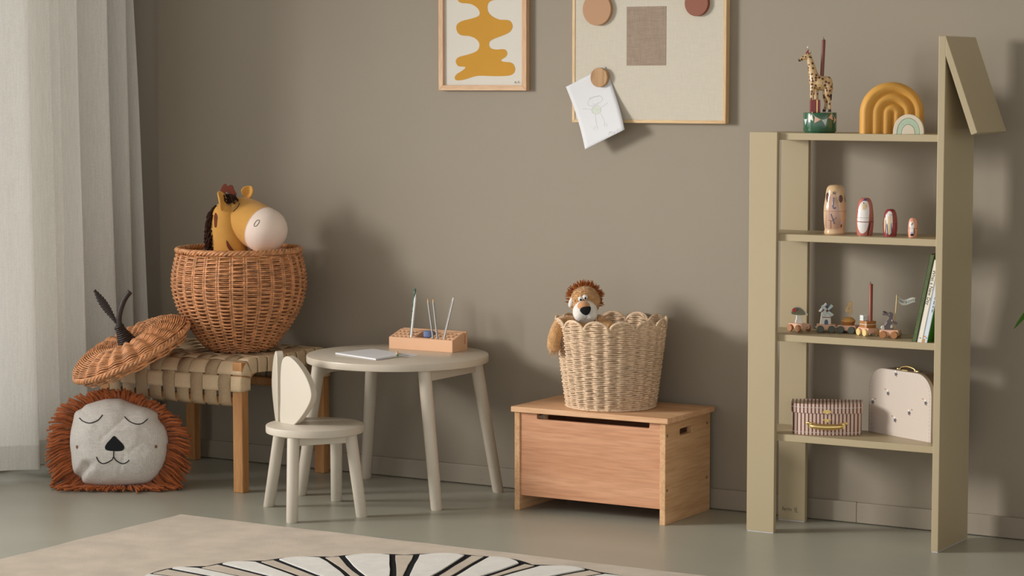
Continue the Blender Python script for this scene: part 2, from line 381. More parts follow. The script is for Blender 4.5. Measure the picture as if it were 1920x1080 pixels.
def crom(pts, n, closed=False):             # Catmull-Rom through points
    P = [Vector(p) for p in pts]; k = len(P); out = []
    segs = k if closed else k - 1
    for i in range(segs):
        p1, p2 = P[i], P[(i + 1) % k]
        p0 = P[(i - 1) % k] if (closed or i > 0) else p1 * 2 - p2
        p3 = P[(i + 2) % k] if (closed or i < k - 2) else p2 * 2 - p1
        for j in range(n):
            t = j / n
            out.append(0.5 * ((2 * p1) + (p2 - p0) * t + (2 * p0 - 5 * p1 + 4 * p2 - p3) * t * t + (3 * p1 - p0 - 3 * p2 + p3) * t ** 3))
    if not closed: out.append(P[-1])
    return out
def cr2(pts, n, closed=True): return [(p.x, p.y) for p in crom([(x, y, 0) for x, y in pts], n, closed)]
def patch(out, fn, c=None, rings=5):        # star-shaped flat outline mapped onto a surface
    mb = MB(); n = len(out)
    if c is None: c = (sum(p[0] for p in out) / n, sum(p[1] for p in out) / n)
    vs = [fn(*c)]
    for k in range(1, rings + 1):
        t = k / rings
        for u, v in out: vs.append(fn(c[0] + (u - c[0]) * t, c[1] + (v - c[1]) * t))
    fs = [(0, 1 + j, 1 + (j + 1) % n) for j in range(n)]
    for k in range(rings - 1):
        for j in range(n):
            a, b = 1 + k * n + j, 1 + k * n + (j + 1) % n
            fs.append((a, a + n, b + n, b))
    return mb.add(vs, fs)
def text_mesh(txt, size, shear=0.0):
    cu = bpy.data.curves.new('t', 'FONT'); cu.body = txt; cu.size = size; cu.shear = shear; cu.align_x = 'CENTER'; cu.align_y = 'CENTER'; cu.resolution_u = 3
    o = bpy.data.objects.new('t', cu); COL.objects.link(o)
    dg = bpy.context.evaluated_depsgraph_get(); me = bpy.data.meshes.new_from_object(o.evaluated_get(dg))
    mb = MB(); mb.v = [tuple(v.co) for v in me.vertices]; mb.f = [tuple(p.vertices) for p in me.polygons]
    bpy.data.objects.remove(o); bpy.data.meshes.remove(me)
    return mb
def mapped(mb, fn):
    o = MB(); o.v = [tuple(fn(*v)) for v in mb.v]; o.f = list(mb.f); return o
def leg(mb, top, foot, r0, r1, n=20):
    vs = []; rows = [(top, r0), (((top[0] * .5 + foot[0] * .5), (top[1] * .5 + foot[1] * .5), (top[2] + foot[2]) / 2), (r0 + r1) / 2),
                     (tuple(foot[i] + (top[i] - foot[i]) * 0.012 for i in range(3)), r1), (foot, r1 * 0.9)]
    for p, r in rows:
        for j in range(n):
            a = 2 * PI * j / n; vs.append((p[0] + r * math.cos(a), p[1] + r * math.sin(a), p[2]))
    fs = [tuple(range(n)), tuple(range(3 * n, 4 * n))]
    for i in range(3):
        for j in range(n): fs.append((i * n + j, i * n + (j + 1) % n, (i + 1) * n + (j + 1) % n, (i + 1) * n + j))
    return mb.add(vs, fs)
def R2(x, y, z): return Vector((x, y, z))

# ------------------------------------------------------------------ room
YW = 6.74
struct(MB().box(-5.80, 2.6, -1.2, 6.86, -0.06, 0.0).build('floor', 'floor'))
struct(MB().box(-5.47, 2.6, YW, 6.9, 0, 2.7).build('wall_back', 'wall'))
struct(MB().box(-5.80, -5.47, YW + 0.03, 6.9, 0, 2.7).build('wall_recess', 'wall'))
struct(MB().box(-5.80, 2.6, -1.2, 6.9, 2.7, 2.76).build('ceiling', 'ceiling'))
wl = MB(); wl.box(-5.80, -5.67, 6.45, 6.77, 0, 2.7); wl.box(-5.80, -5.67, 2.9, 6.45, 2.5, 2.7); wl.box(-5.80, -5.67, 2.9, 6.45, 0, 0.06); wl.box(-5.80, -5.67, 1.6, 2.9, 0, 2.7)
struct(wl.build('wall_left', 'wall'))
wf = MB(); wf.box(-5.78, -5.70, 6.40, 6.45, 0.06, 2.5); wf.box(-5.78, -5.70, 2.9, 2.95, 0.06, 2.5); wf.box(-5.78, -5.70, 2.95, 6.40, 2.45, 2.5); wf.box(-5.78, -5.70, 2.95, 6.40, 0.06, 0.11)
struct(wf.build('window_1', 'frame_white', bevel=0.004))
bb = struct(MB().box(-5.47, -2.752, 6.728, YW, 0.003, 0.066).build('baseboard_back', 'skirting', bevel=0.002))
b2 = struct(MB().box(-2.751, 2.6, 6.7272, YW, 0.003, 0.0655).build('baseboard_right', 'skirting', bevel=0.002))
nl = MB()
for x, z in ((-2.735, 0.02), (-2.735, 0.05), (-4.10, 0.02), (-4.10, 0.05), (-2.2, 0.02), (-2.2, 0.05)):
    nl.lathe([(0.0012, -0.0005), (0.001, 0.0006)], 8, Matrix.Translation((x, 6.7275, z)) @ Matrix.Rotation(PI / 2, 4, 'X'))
nl.build('nail_heads', 'case_edge', bb)

# ------------------------------------------------------------------ curtain
CPATH = crom([(-5.585, 5.84, 0), (-5.545, 5.93, 0), (-5.500, 6.015, 0), (-5.468, 6.071, 0), (-5.530, 6.092, 0), (-5.562, 6.108, 0), (-5.515, 6.150, 0), (-5.474, 6.188, 0), (-5.545, 6.205, 0), (-5.492, 6.262, 0), (-5.555, 6.280, 0), (-5.476, 6.330, 0),
              (-5.535, 6.352, 0), (-5.570, 6.372, 0), (-5.515, 6.425, 0), (-5.467, 6.478, 0), (-5.530, 6.497, 0), (-5.556, 6.515, 0), (-5.472, 6.582, 0), (-5.530, 6.598, 0), (-5.505, 6.625, 0), (-5.470, 6.650, 0)], 12)
def curt(u, v, off=0.0, z0=0.035, z1=2.5):
    z = z0 + (z1 - z0) * v
    s_ = u * (len(CPATH) - 1); i_ = min(int(s_), len(CPATH) - 2); p = CPATH[i_].lerp(CPATH[i_ + 1], s_ - i_)
    amp = 1.55 + 0.12 * (0.9 - z); x = -5.47 + (p.x + 5.47) * amp
    y = p.y + 0.022 * (0.9 - z) * (0.4 + u) * (1 - u ** 6) + 0.004 * noise.noise((u * 9, z * 1.3, 0))
    e = max(0.0, (u - 0.86) / 0.14)
    x += e * e * 0.045 * (0.9 - z) + 0.004 * noise.noise((u * 14, z * 1.1, 4)) + off
    return (x, y, z)
ct = thing('curtain', 'off-white sheer linen curtain hanging in long folds beside the corner', 'curtain', (-5.525, 6.15, 0.0))
o = MB().grid(lambda u, v: tuple(a - b for a, b in zip(curt(u, v), (-5.525, 6.15, 0))), 253, 40).build('drape', 'curtain', ct, smooth=180)
o = MB().grid(lambda u, v: tuple(a - b for a, b in zip(curt(u, v, 0.0016, 0.034, 0.118), (-5.525, 6.15, 0))), 253, 4).build('hem', 'curtain', ct, smooth=180)

# ------------------------------------------------------------------ rug
RX, RY = -3.30, 4.98
rug = thing('rug', 'beige wool rug with white and black petal pattern on the floor', 'rug', (RX, RY, 0))
def wob(x, y): return 0.006 * noise.noise((x * 5, y * 5, 0)) + 0.003 * noise.noise((x * 17, y * 17, 3))
ol = []
x0, x1, y0, y1 = -1.30, 1.30, -1.05, 0.77
for i in range(60): ol.append((x0 + (x1 - x0) * i / 60, y0))
for i in range(40): ol.append((x1, y0 + (y1 - y0) * i / 40))
for i in range(60): ol.append((x1 - (x1 - x0) * i / 60, y1))
for i in range(40): ol.append((x0, y1 - (y1 - y0) * i / 40))
ol = [(x + wob(x, y), y + wob(y, x + 4)) for x, y in ol]
MB().prism(ol, 0.001, 0.012, lambda u, v, w: (u, v, w)).build('pile', 'rug', rug, smooth=50, bevel=0.004)
ANG = [176.5, 166.5, 153.5, 138, 120.5, 103, 87]; RAD = [0.80, 0.745, 0.705, 0.677, 0.673, 0.69, 0.645]
a = 87 - 17
while a > -170: ANG.append(a); RAD.append(0.68 + 0.02 * math.sin(a)); a -= 17
nA = len(ANG)
def rad_at(i, t):                             # outer radius between ray i and i+1
    r0, r1 = RAD[i], RAD[(i + 1) % nA]; return r0 + (r1 - r0) * t + 0.022 * math.sin(PI * t)
outl = []
for i in range(nA):
    a0 = ANG[i]; a1 = ANG[(i + 1) % nA] - (360 if i == nA - 1 else 0)
    for k in range(10):
        t = k / 10; aa = math.radians(a0 + (a1 - a0) * t); r = rad_at(i, t) + 0.009; outl.append((r * math.cos(aa), r * math.sin(aa)))
MB().prism(outl, 0.0118, 0.0128, lambda u, v, w: (u, v, w)).build('outline', 'rug_black', rug)
for i in range(nA):
    a0 = ANG[i]; a1 = ANG[(i + 1) % nA] - (360 if i == nA - 1 else 0)
    am, a1m = math.radians(a0), math.radians(a1)
    def pp(r, an): return (r * math.cos(an) + 0.0035 * noise.noise((r * 40, an * 9, i)), r * math.sin(an) + 0.0035 * noise.noise((r * 40, an * 9, i + 9)))
    RS = (0.26, 0.33, 0.40, 0.47, 0.54, 0.61)
    hw = lambda r, k: 0.0125 + 0.010 * max(0.0, (r - 0.5) / 0.2) + 0.004 * math.sin(9 * r + 2.1 * k)
    ro = RAD[i] - 0.003; r1_ = RAD[(i + 1) % nA] - 0.003; lw = 0.0175; i1 = (i + 1) % nA
    pts = [pp(r, am - (hw(r, i) + lw) / r) for r in RS]
    for k in range(13):
        t = k / 12; aa = (am - (hw(ro, i) + lw) / ro) + ((a1m + (hw(r1_, i1) + lw) / r1_) - (am - (hw(ro, i) + lw) / ro)) * t; pts.append(pp(rad_at(i, t) - 0.0035, aa))
    pts += [pp(r, a1m + (hw(r, i1) + lw) / r) for r in RS[::-1]]
    MB().prism(pts, 0.0126, 0.0165, lambda u, v, w: (u, v, w)).build('petal', 'rug_white', rug, bevel=0.001)
    pts = [pp(r, am - hw(r, i) / r) for r in RS] + [pp(ro - 0.001, am - hw(ro, i) / ro), pp(ro - 0.001, am + hw(ro, i) / ro)] + [pp(r, am + hw(r, i) / r) for r in RS[::-1]]
    MB().prism(pts, 0.0126, 0.0150, lambda u, v, w: (u, v, w)).build('wedge', 'rug', rug, bevel=0.001)
MB().prism([(0.255 * math.cos(2 * PI * k / 60), 0.245 * math.sin(2 * PI * k / 60)) for k in range(60)], 0.0126, 0.0160, lambda u, v, w: (u, v, w)).build('centre_panel', 'rug', rug, bevel=0.001)

# ------------------------------------------------------------------ woven bench
bench = thing('woven_bench', 'oak bench with woven jute webbing seat against the wall', 'bench', (-4.998, 6.45, 0))
for sx in (-1, 1):
    for sy in (-1, 1):
        xa, xb = sorted((sx * 0.262, sx * 0.301)); ya, yb = sorted((sy * 0.213, sy * 0.249))
        MB().box(xa, xb, ya, yb, 0, 0.432).build('leg', 'oak', bench, bevel=0.003)
for sx in (-1, 1):
    xa, xb = sorted((sx * 0.266, sx * 0.298))
    MB().box(xa, xb, -0.213, 0.213, 0.392, 0.43).build('side_rail', 'oak_x', bench, bevel=0.003)
    for sy in (-1, 1):                              # curved brackets where the legs meet the side rails
        pts = [(sy * 0.213, 0.392), (sy * 0.155, 0.392)] + [(sy * (0.155 + 0.058 * math.sin(t)), 0.334 + 0.058 * math.cos(t)) for t in [PI / 2 * k / 8 for k in range(1, 9)]]
        MB().prism(pts, xa, xb, lambda u, v, d: (d, u, v)).build('bracket', 'oak', bench, smooth=40)
for sy in (-1, 1):
    ya, yb = sorted((sy * 0.222, sy * 0.244))
    MB().box(-0.262, 0.262, ya, yb, 0.29, 0.318).build('front_rail' if sy < 0 else 'back_rail', 'oak', bench, bevel=0.004)
PR = crom([(0, -0.248, 0.284), (0, -0.2525, 0.33), (0, -0.252, 0.372), (0, -0.243, 0.408), (0, -0.215, 0.434), (0, -0.165, 0.4395), (0, -0.08, 0.436), (0, 0, 0.435),
           (0, 0.08, 0.436), (0, 0.165, 0.4395), (0, 0.215, 0.434), (0, 0.243, 0.408), (0, 0.252, 0.372), (0, 0.2525, 0.33), (0, 0.248, 0.284)], 8)
SL = [0.0]
for i in range(1, len(PR)): SL.append(SL[-1] + (PR[i] - PR[i - 1]).length)
TOT = SL[-1]
def prof(s):
    s = max(0.0, min(TOT - 1e-6, s)); i = 0
    while SL[i + 1] < s: i += 1
    t = (s - SL[i]) / (SL[i + 1] - SL[i]); p = PR[i].lerp(PR[i + 1], t)
    tg = (PR[min(i + 2, len(PR) - 1)] - PR[max(i - 1, 0)]).normalized()
    return p, Vector((0, -tg.z, tg.y))
NW, NF = 9, 12
PIT = (TOT - 0.155) / (NF - 1)
def row_s(j): return 0.0775 + j * PIT
AMP = 0.0034
for i in range(NW):
    xc = 0.262 - 0.0582 * (i + 0.5)
    knots = []
    def woff(s, i=i):
        t = (s - 0.0775) / PIT; 
        if t < -0.5 or t > NF - 0.5: return 0.0
        return AMP * (1 if i % 2 == 0 else -1) * math.cos(PI * t)
    def fw(u, v, xc=xc, i=i):
        s = u * TOT; p, n = prof(s); p = p + n * woff(s, i)
        if u < 0.02: p = p + Vector((0, 0.012 * (1 - u / 0.02), 0))
        if u > 0.98: p = p - Vector((0, 0.012 * (1 - (1 - u) / 0.02), 0))
        return (xc + (v - 0.5) * 0.0485, p.y, p.z)
    MB().grid(fw, 110, 3).build('strap', 'warp', bench, smooth=60, solid=0.0019, fix=False)
xs = []
for k in range(NW + 2): xs.append(-0.262 - 0.0291 + 0.0582 * k)
for j in range(NF):
    path = [(-0.268, -0.046), (-0.3035, -0.046), (-0.3042, -0.02), (-0.302, -0.001), (-0.297, 0.0028)]
    for q in range(1, 73):
        x = -0.297 + 0.594 * q / 73
        tt = (0.262 - 0.0291 - x) / 0.0582
        if -0.5 < tt < NW - 0.5: off = -AMP * (1 if j % 2 == 0 else -1) * math.cos(PI * tt)
        else: off = 0.0028
        path.append((x, off))
    path += [(0.297, 0.0028), (0.302, -0.001), (0.3042, -0.02), (0.3035, -0.046), (0.268, -0.046)]
    wd = 0.0505
    def ff(u, v, path=path, j=j, wd=wd):
        k = min(int(round(u * (len(path) - 1))), len(path) - 1); x, off = path[k]
        p, n = prof(row_s(j) + (v - 0.5) * wd); p = p + n * off
        return (x, p.y, p.z)
    MB().grid(ff, len(path), 6).build('strap', 'weft', bench, smooth=50, solid=0.0019, fix=False)

# ------------------------------------------------------------------ wicker
def lerp_prof(P, n):
    d = [0.0]
    for i in range(1, len(P)): d.append(d[-1] + math.hypot(P[i][0] - P[i - 1][0], P[i][1] - P[i - 1][1]))
    C = [(p.x, p.y) for p in crom([(r, z, 0) for r, z in P], 10)]
    L = [0.0]
    for i in range(1, len(C)): L.append(L[-1] + math.hypot(C[i][0] - C[i - 1][0], C[i][1] - C[i - 1][1]))
    out = []
    for k in range(n):
        s = L[-1] * k / (n - 1); i = 0
        while i < len(L) - 2 and L[i + 1] < s: i += 1
        t = (s - L[i]) / max(1e-9, L[i + 1] - L[i])
        r = C[i][0] + (C[i + 1][0] - C[i][0]) * t; z = C[i][1] + (C[i + 1][1] - C[i][1]) * t
        j0, j1 = max(0, i - 1), min(len(C) - 1, i + 2)
        tx, tz = C[j1][0] - C[j0][0], C[j1][1] - C[j0][1]; q = math.hypot(tx, tz) or 1
        out.append((r, z, tz / q, -tx / q))
    return out
def weave(P, rows, ns, tr, amp, alt=True, seg=4, n=5, jit=0.0008):
    mb = MB(); pr = lerp_prof(P, rows)
    for k, (r, z, nr, nz) in enumerate(pr):
        pts = []; ph = PI * (k % 2) if alt else 0.0; e = random.uniform(-1, 1) * jit; f = random.uniform(0, 6.28)
        m = ns * seg
        for q in range(m):
            th = 2 * PI * q / m
            o_ = amp * math.cos(ns / 2 * th + ph) if alt else amp * math.cos(ns * th)
            o_ += e * math.sin(2 * th + f)
            rr = r + nr * o_; pts.append((rr * math.cos(th), rr * math.sin(th), z + nz * o_ + jit * math.sin(3 * th + f)))
        mb.tube(pts, tr * random.uniform(0.92, 1.06), n, closed=True)
    return mb
def stakes(P, ns, tr, pair=0.0, k=22, inset=0.0):
    mb = MB(); pr = lerp_prof(P, k)
    for q in range(ns):
        for d in ((-pair, pair) if pair else (0,)):
            th = 2 * PI * (q + 0.5) / ns
            pts = []
            for r, z, nr, nz in pr:
                a = th + d / max(r, 0.03); rr = r - nr * inset; pts.append((rr * math.cos(a), rr * math.sin(a), z - nz * inset))
            mb.tube(pts, tr, 5)
    return mb
def braid(r, z, R, tr, turns, strands=3, seg=12):
    mb = MB()
    for s in range(strands):
        pts = []
        m = turns * seg
        for q in range(m):
            th = 2 * PI * q / m; a = turns * th + 2 * PI * s / strands
            pts.append(((r + R * math.cos(a)) * math.cos(th), (r + R * math.cos(a)) * math.sin(th), z + R * 0.9 * math.sin(a)))
        mb.tube(pts, tr, 6, closed=True)
    return mb
BP = [(0.098, 0.006), (0.118, 0.018), (0.146, 0.05), (0.187, 0.112), (0.212, 0.165), (0.224, 0.22), (0.222, 0.268), (0.213, 0.312), (0.205, 0.335)]
bask = thing('wicker_basket', 'tall turnip-shaped reddish wicker basket standing on the woven bench', 'basket', (-4.885, 6.44, 0.4415), YAW)
weave(BP, 56, 30, 0.0031, 0.0046, seg=6).build('weave', 'wicker', bask, smooth=180, kind='stuff')
stakes(BP, 30, 0.0036, 0.0042).build('stakes', 'wicker', bask, smooth=180, kind='stuff')
braid(0.206, 0.343, 0.0066, 0.0046, 22, 4).build('rim', 'wicker', bask, smooth=180)
MB().lathe([(0.0, 0.004), (0.10, 0.004), (0.104, 0.009), (0.0, 0.012)], 40, cap=False).build('base', 'wicker', bask, smooth=40)
# small stray reed ends low on the left
sr = MB()
for a, z in ((2.75, 0.045), (2.9, 0.06), (2.6, 0.035)):
    r = 0.14 if z > 0.04 else 0.13; sr.tube([(r * math.cos(a), r * math.sin(a), z), ((r + 0.018) * math.cos(a), (r + 0.018) * math.sin(a), z - 0.004)], 0.002, 5)
sr.build('reed_ends', 'wicker_dark', bask)

# lid, tipped over the left end of the bench
R_ = Vector((math.cos(YAW), math.sin(YAW), 0)); F_ = Vector((-math.sin(YAW), math.cos(YAW), 0)); U_ = Vector((0, 0, 1))
nrm = (F_ * -0.15 + (R_ * -0.42 + U_ * 0.91) * 0.985).normalized()
lid = thing('basket_lid', 'domed wicker lid with dark twig stem leaning over the left bench end', 'lid', (-5.085, 6.108, 0.463))
xax = (R_ - nrm * R_.dot(nrm)).normalized(); yax = nrm.cross(xax)
lid.rotation_euler = Matrix((xax, yax, nrm)).transposed().to_euler()
LP = [(0.196, -0.016), (0.206, -0.004), (0.204, 0.008), (0.188, 0.024), (0.160, 0.037), (0.125, 0.043), (0.09, 0.039), (0.055, 0.028), (0.03, 0.020)]
weave(LP, 31, 23, 0.0029, 0.0046, alt=False, seg=8).build('weave', 'wicker', lid, smooth=180, kind='stuff')
stakes(LP, 23, 0.0034, 0.0, 22, 0.0065).build('stakes', 'wicker', lid, smooth=180, kind='stuff')
braid(0.205, -0.006, 0.0072, 0.0046, 20, 4).build('rim', 'wicker', lid, smooth=180)
weave([(0.190, -0.014), (0.188, -0.026), (0.184, -0.036)], 5, 24, 0.0036, 0.004, alt=True, seg=6).build('collar', 'wicker', lid, smooth=180, kind='stuff')
MB().lathe([(0.0, -0.018), (0.198, -0.018), (0.196, -0.012), (0.0, -0.012)], 40, cap=False).build('underside', 'wicker', lid, smooth=40)
st = MB()
for k in range(11):
    t = k / 10; r = 0.031 - 0.018 * min(1, t * 1.25); z = 0.022 + 0.066 * t
    st.tube([(r * math.cos(2 * PI * q / 28) * (1 + 0.06 * math.cos(10 * PI * q / 28 + PI * k)), r * math.sin(2 * PI * q / 28) * (1 + 0.06 * math.cos(10 * PI * q / 28 + PI * k)), z) for q in range(28)], 0.0042, 6, closed=True)
st.lathe([(0.028, 0.022), (0.011, 0.084), (0.009, 0.092)], 20)
st.build('stem_collar', 'wicker_dark', lid, smooth=180)
def lidloc(v): return (v.dot(xax), v.dot(yax), v.dot(nrm))
cpts = [Vector((0, 0, 0))] ; base = nrm * 0.078
sp = crom([base, base + U_ * 0.03 + R_ * -0.004, base + U_ * 0.065 + R_ * 0.002, base + U_ * 0.10 + R_ * 0.016, base + U_ * 0.125 + R_ * 0.034], 10)
h = MB(); rr = [0.0088 * (1 + 0.10 * (k % 2)) for k in range(len(sp))]
h.tube([lidloc(p) for p in sp], rr, 10); h.build('twig', 'wicker_dark', lid, smooth=60)
lf = MB()
l0, l1 = base + U_ * 0.012 + R_ * -0.006, base + U_ * 0.128 + R_ * -0.082
nlf = 26
for k in range(nlf):
    t = k / (nlf - 1); p = l0.lerp(l1, t); wdt = 0.002 + 0.0100 * math.sin(PI * min(1, max(0, (t - 0.06) / 0.94) ** 1.25)) + 0.002 * (k % 2)
    d = (l1 - l0).normalized(); sd = (R_ * d.dot(U_) - U_ * d.dot(R_)).normalized()
    lf.tube([lidloc(p - sd * wdt), lidloc(p + F_ * -0.003), lidloc(p + sd * wdt)], 0.0032, 6)
lf.tube([lidloc(l0), lidloc(l0.lerp(l1, 0.5)), lidloc(l1)], [0.0035, 0.003, 0.002], 6)
lf.build('woven_leaf', 'wicker_dark', lid, smooth=60)

# ------------------------------------------------------------------ horse plush in the wicker basket
hx = lambda px: (px - 447.5) / 550.0
hz = lambda py: (657 - py) / 550.0
horse = thing('plush_horse', 'mustard plush horse head with pale muzzle resting in wicker basket', 'plush toy', (-4.885, 6.44, 0.4415), YAW)
ax = Vector((0.92 * 0.8, -0.60, -0.39 * 0.8)).normalized()
cm = Vector((hx(497), -0.035, hz(431)))
sx_ = Vector((0, 0, 1)).cross(ax).normalized(); sy_ = ax.cross(sx_)
TH = Matrix((( sx_.x, sy_.x, ax.x, cm.x), (sx_.y, sy_.y, ax.y, cm.y), (sx_.z, sy_.z, ax.z, cm.z), (0, 0, 0, 1)))
SE = -0.012                                   # seam position along the head axis
HP = [(0.0, -0.190), (0.034, -0.182), (0.058, -0.160), (0.071, -0.13), (0.0765, -0.10), (0.078, -0.07), (0.0775, -0.04), (0.0765, SE)]
MP = [(0.0765, SE), (0.077, 0.004), (0.0755, 0.02), (0.070, 0.037), (0.058, 0.054), (0.040, 0.067), (0.02, 0.073), (0.0, 0.075)]
def lathe_r(P, t):
    for (r0, z0), (r1, z1) in zip(P, P[1:]):
        if z0 <= t <= z1: return r0 + (r1 - r0) * (t - z0) / (z1 - z0)
    return P[-1][0]
hp = [(p.x, p.y) for p in crom([(r, z, 0) for r, z in HP], 4)]
mpf = [(p.x, p.y) for p in crom([(r, z, 0) for r, z in MP], 4)]
hd = MB(); hd.lathe(hp, 48, TH, cap=False)
neck = crom([(hx(424), 0.01, hz(384)), (hx(424), 0.005, hz(410)), (hx(426), 0.0, hz(440)), (hx(430), 0.0, hz(470)), (hx(436), 0.0, hz(510))], 6)
nr = [0.028, 0.036, 0.042, 0.046, 0.048, 0.0495, 0.051] + [0.0525 + 0.0006 * k for k in range(len(neck) - 7)]
hd.tube(neck, nr, 36)
hd.build('head', 'horse', horse, smooth=180)
MB().lathe(mpf, 48, TH, cap=False).build('muzzle', 'muzzle', horse, smooth=180)
MB().tube([TH @ Vector((0.0767 * math.cos(2 * PI * k / 60), 0.0767 * math.sin(2 * PI * k / 60), SE)) for k in range(60)], 0.0009, 6, closed=True).build('seam', 'muzzle', horse, smooth=180)
def on_head(px, py, P, lift=0.0012):          # point of the head surface seen at a drawing position (x, z)
    x, z = hx(px), hz(py); best = None
    for k in range(300):
        y = -0.16 + 0.001 * k
        q = TH.inverted() @ Vector((x, y, z)); r = math.hypot(q.x, q.y)
        if P[0][1] <= q.z <= P[-1][1] and r <= lathe_r(P, q.z) + lift: return Vector((x, y, z))
    return Vector((x, -0.1, z))
AP = hp + mpf[1:]
MB().tube([on_head(*p, AP) for p in [(440.5, 396.5), (444, 393), (447.5, 389.5), (450, 386), (451.3, 381.5)]], 0.0011, 6).build('eyelash', 'thread', horse, smooth=180)
MB().tube([on_head(487.5 + 4.6 * math.cos(t) - 2.6 * math.sin(t) * 0.6, 416 + 5.6 * math.sin(t) - 2.2 * math.cos(t), AP) for t in [2 * PI * k / 20 for k in range(20)]], 0.0008, 5, closed=True).build('nostril', 'thread', horse, smooth=180)
MB().tube([on_head(*p, AP, 0.0004) for p in [(468, 444), (480, 449), (495, 453), (510, 454), (523, 453), (533, 450)]], 0.0006, 5).build('mouth_seam', 'muzzle', horse, smooth=180)
MB().tube([on_head(*p, AP, 0.0003) for p in [(426, 422), (434, 428), (442, 433), (450, 438), (456, 441)]], 0.0006, 5).build('cheek_seam', 'horse', horse, smooth=180)
def neck_pt(x, z, lift=0.0012):
    b = min(neck, key=lambda p: abs(p.z - z)); i = neck.index(b); r = nr[i] + lift; dx = x - b.x
    return Vector((x, b.y - math.sqrt(max(1e-8, r * r - dx * dx)), z))
spt = cr2([(hx(407), hz(399)), (hx(411), hz(406)), (hx(410), hz(416)), (hx(409), hz(425)), (hx(405.5), hz(425)), (hx(404.5), hz(415)), (hx(404), hz(406))], 4)
patch(spt, neck_pt).build('spot', 'horse_spot', horse, smooth=180, solid=0.001)
spt = cr2([(hx(428), hz(450)), (hx(431), hz(452)), (hx(438), hz(463)), (hx(444), hz(471)), (hx(438), hz(471)), (hx(430), hz(462))], 4)
patch(spt, neck_pt).build('spot', 'horse_spot', horse, smooth=180, solid=0.001)
def ear(c, pts, yaw, curl, T):
    out = cr2(pts, 5)
    def fn(u, v): return T @ Vector((u, curl * (u / 0.02) ** 2 * 0.018, v))
    return patch(out, fn, (0, 0.03))
el = [(0, -0.006), (0.012, 0.008), (0.018, 0.03), (0.016, 0.05), (0.004, 0.064), (-0.012, 0.055), (-0.018, 0.032), (-0.012, 0.008)]
TE = Matrix.Translation((hx(420), -0.045, hz(393))) @ Matrix.Rotation(math.radians(-10), 4, 'Y') @ Matrix.Rotation(math.radians(58), 4, 'Z')
ear(None, el, 0, -1.0, TE).build('ear', 'horse', horse, smooth=180, solid=0.007, subsurf=1)
TE = Matrix.Translation((hx(462), 0.03, hz(374))) @ Matrix.Rotation(math.radians(14), 4, 'Y') @ Matrix.Rotation(math.radians(-14), 4, 'Z')
ear(None, [(u * 1.15, v * 0.7) for u, v in el], 0, -1.0, TE).build('ear', 'horse', horse, smooth=180, solid=0.007, subsurf=1)
bow = cr2([(hx(411), hz(371)), (hx(414), hz(357)), (hx(419), hz(348)), (hx(424), hz(347)), (hx(426.5), hz(351)), (hx(430), hz(349)), (hx(436), hz(350)), (hx(439), hz(358)), (hx(443), hz(366)), (hx(440), hz(369)),
           (hx(430), hz(365)), (hx(424), hz(361)), (hx(420), hz(368))], 4)
MB().prism(bow, -0.004, 0.004, lambda u, v, w: (u, w + 0.012 + 0.25 * abs(u - hx(426)), v)).build('felt_bow', 'rose_felt', horse, smooth=40, bevel=0.0025)
mn = MB()
for k in range(150):                           # mane tassels down the back of the neck
    t = random.random(); py = 386 + 84 * t
    b = min(neck, key=lambda p: abs(p.z - hz(py))); i = neck.index(b)
    a = random.uniform(math.radians(150), math.radians(215)); r = nr[i] * 0.96
    p = Vector((b.x + r * math.cos(a), b.y + r * math.sin(a), hz(py)))
    d = Vector((-0.012 - 0.012 * random.random(), 0.012 * math.sin(a) - 0.004, -0.022 - 0.016 * random.random()))
    mn.tube([p, p + d * 0.45 + Vector((-0.004, 0, 0.003)), p + d], [0.0030, 0.0034, 0.0022], 5)
for k in range(90):                            # forelock between the ears
    p = Vector((hx(random.uniform(416, 438)), random.uniform(-0.035, 0.03), hz(random.uniform(366, 376))))
    d = Vector((random.uniform(0.0, 0.024), random.uniform(-0.024, 0.004), random.uniform(-0.020, -0.004)))
    mn.tube([p, p + d * 0.5 + Vector((0, 0, 0.005)), p + d], [0.003, 0.0034, 0.002], 5)
mn.build('mane', 'yarn_dark', horse, smooth=180, kind='stuff')
def bodyf(u, v):
    a = 2 * PI * u; r = 0.185 * v
    z = 0.318 + 0.020 * (1 - v ** 3) + 0.012 * noise.noise((math.cos(a) * v * 3.2, math.sin(a) * v * 3.2, 2)) + 0.006 * noise.noise((math.cos(a) * v * 9, math.sin(a) * v * 9, 5)) - 0.05 * max(0, v - 0.9)
    return (r * math.cos(a), r * math.sin(a), z)
bo = MB(); bo.grid(bodyf, 60, 20, cu=True)
bo.build('body', 'horse', horse, smooth=180)
for bx_, by_, br in ((0.125, -0.03, 0.016), (0.10, 0.06, 0.014), (0.05, 0.1, 0.015), (-0.02, -0.12, 0.013)):
    vs_ = []
    oo = [(bx_ + br * math.cos(2 * PI * k / 14) * 1.3, by_ + br * math.sin(2 * PI * k / 14)) for k in range(14)]
    def bfn(x, y):
        r = math.hypot(x, y); a = math.atan2(y, x); q = bodyf(a / (2 * PI), r / 0.185); return (q[0], q[1], q[2] + 0.0015)
    patch(oo, bfn).build('spot', 'horse_spot', horse, smooth=180)

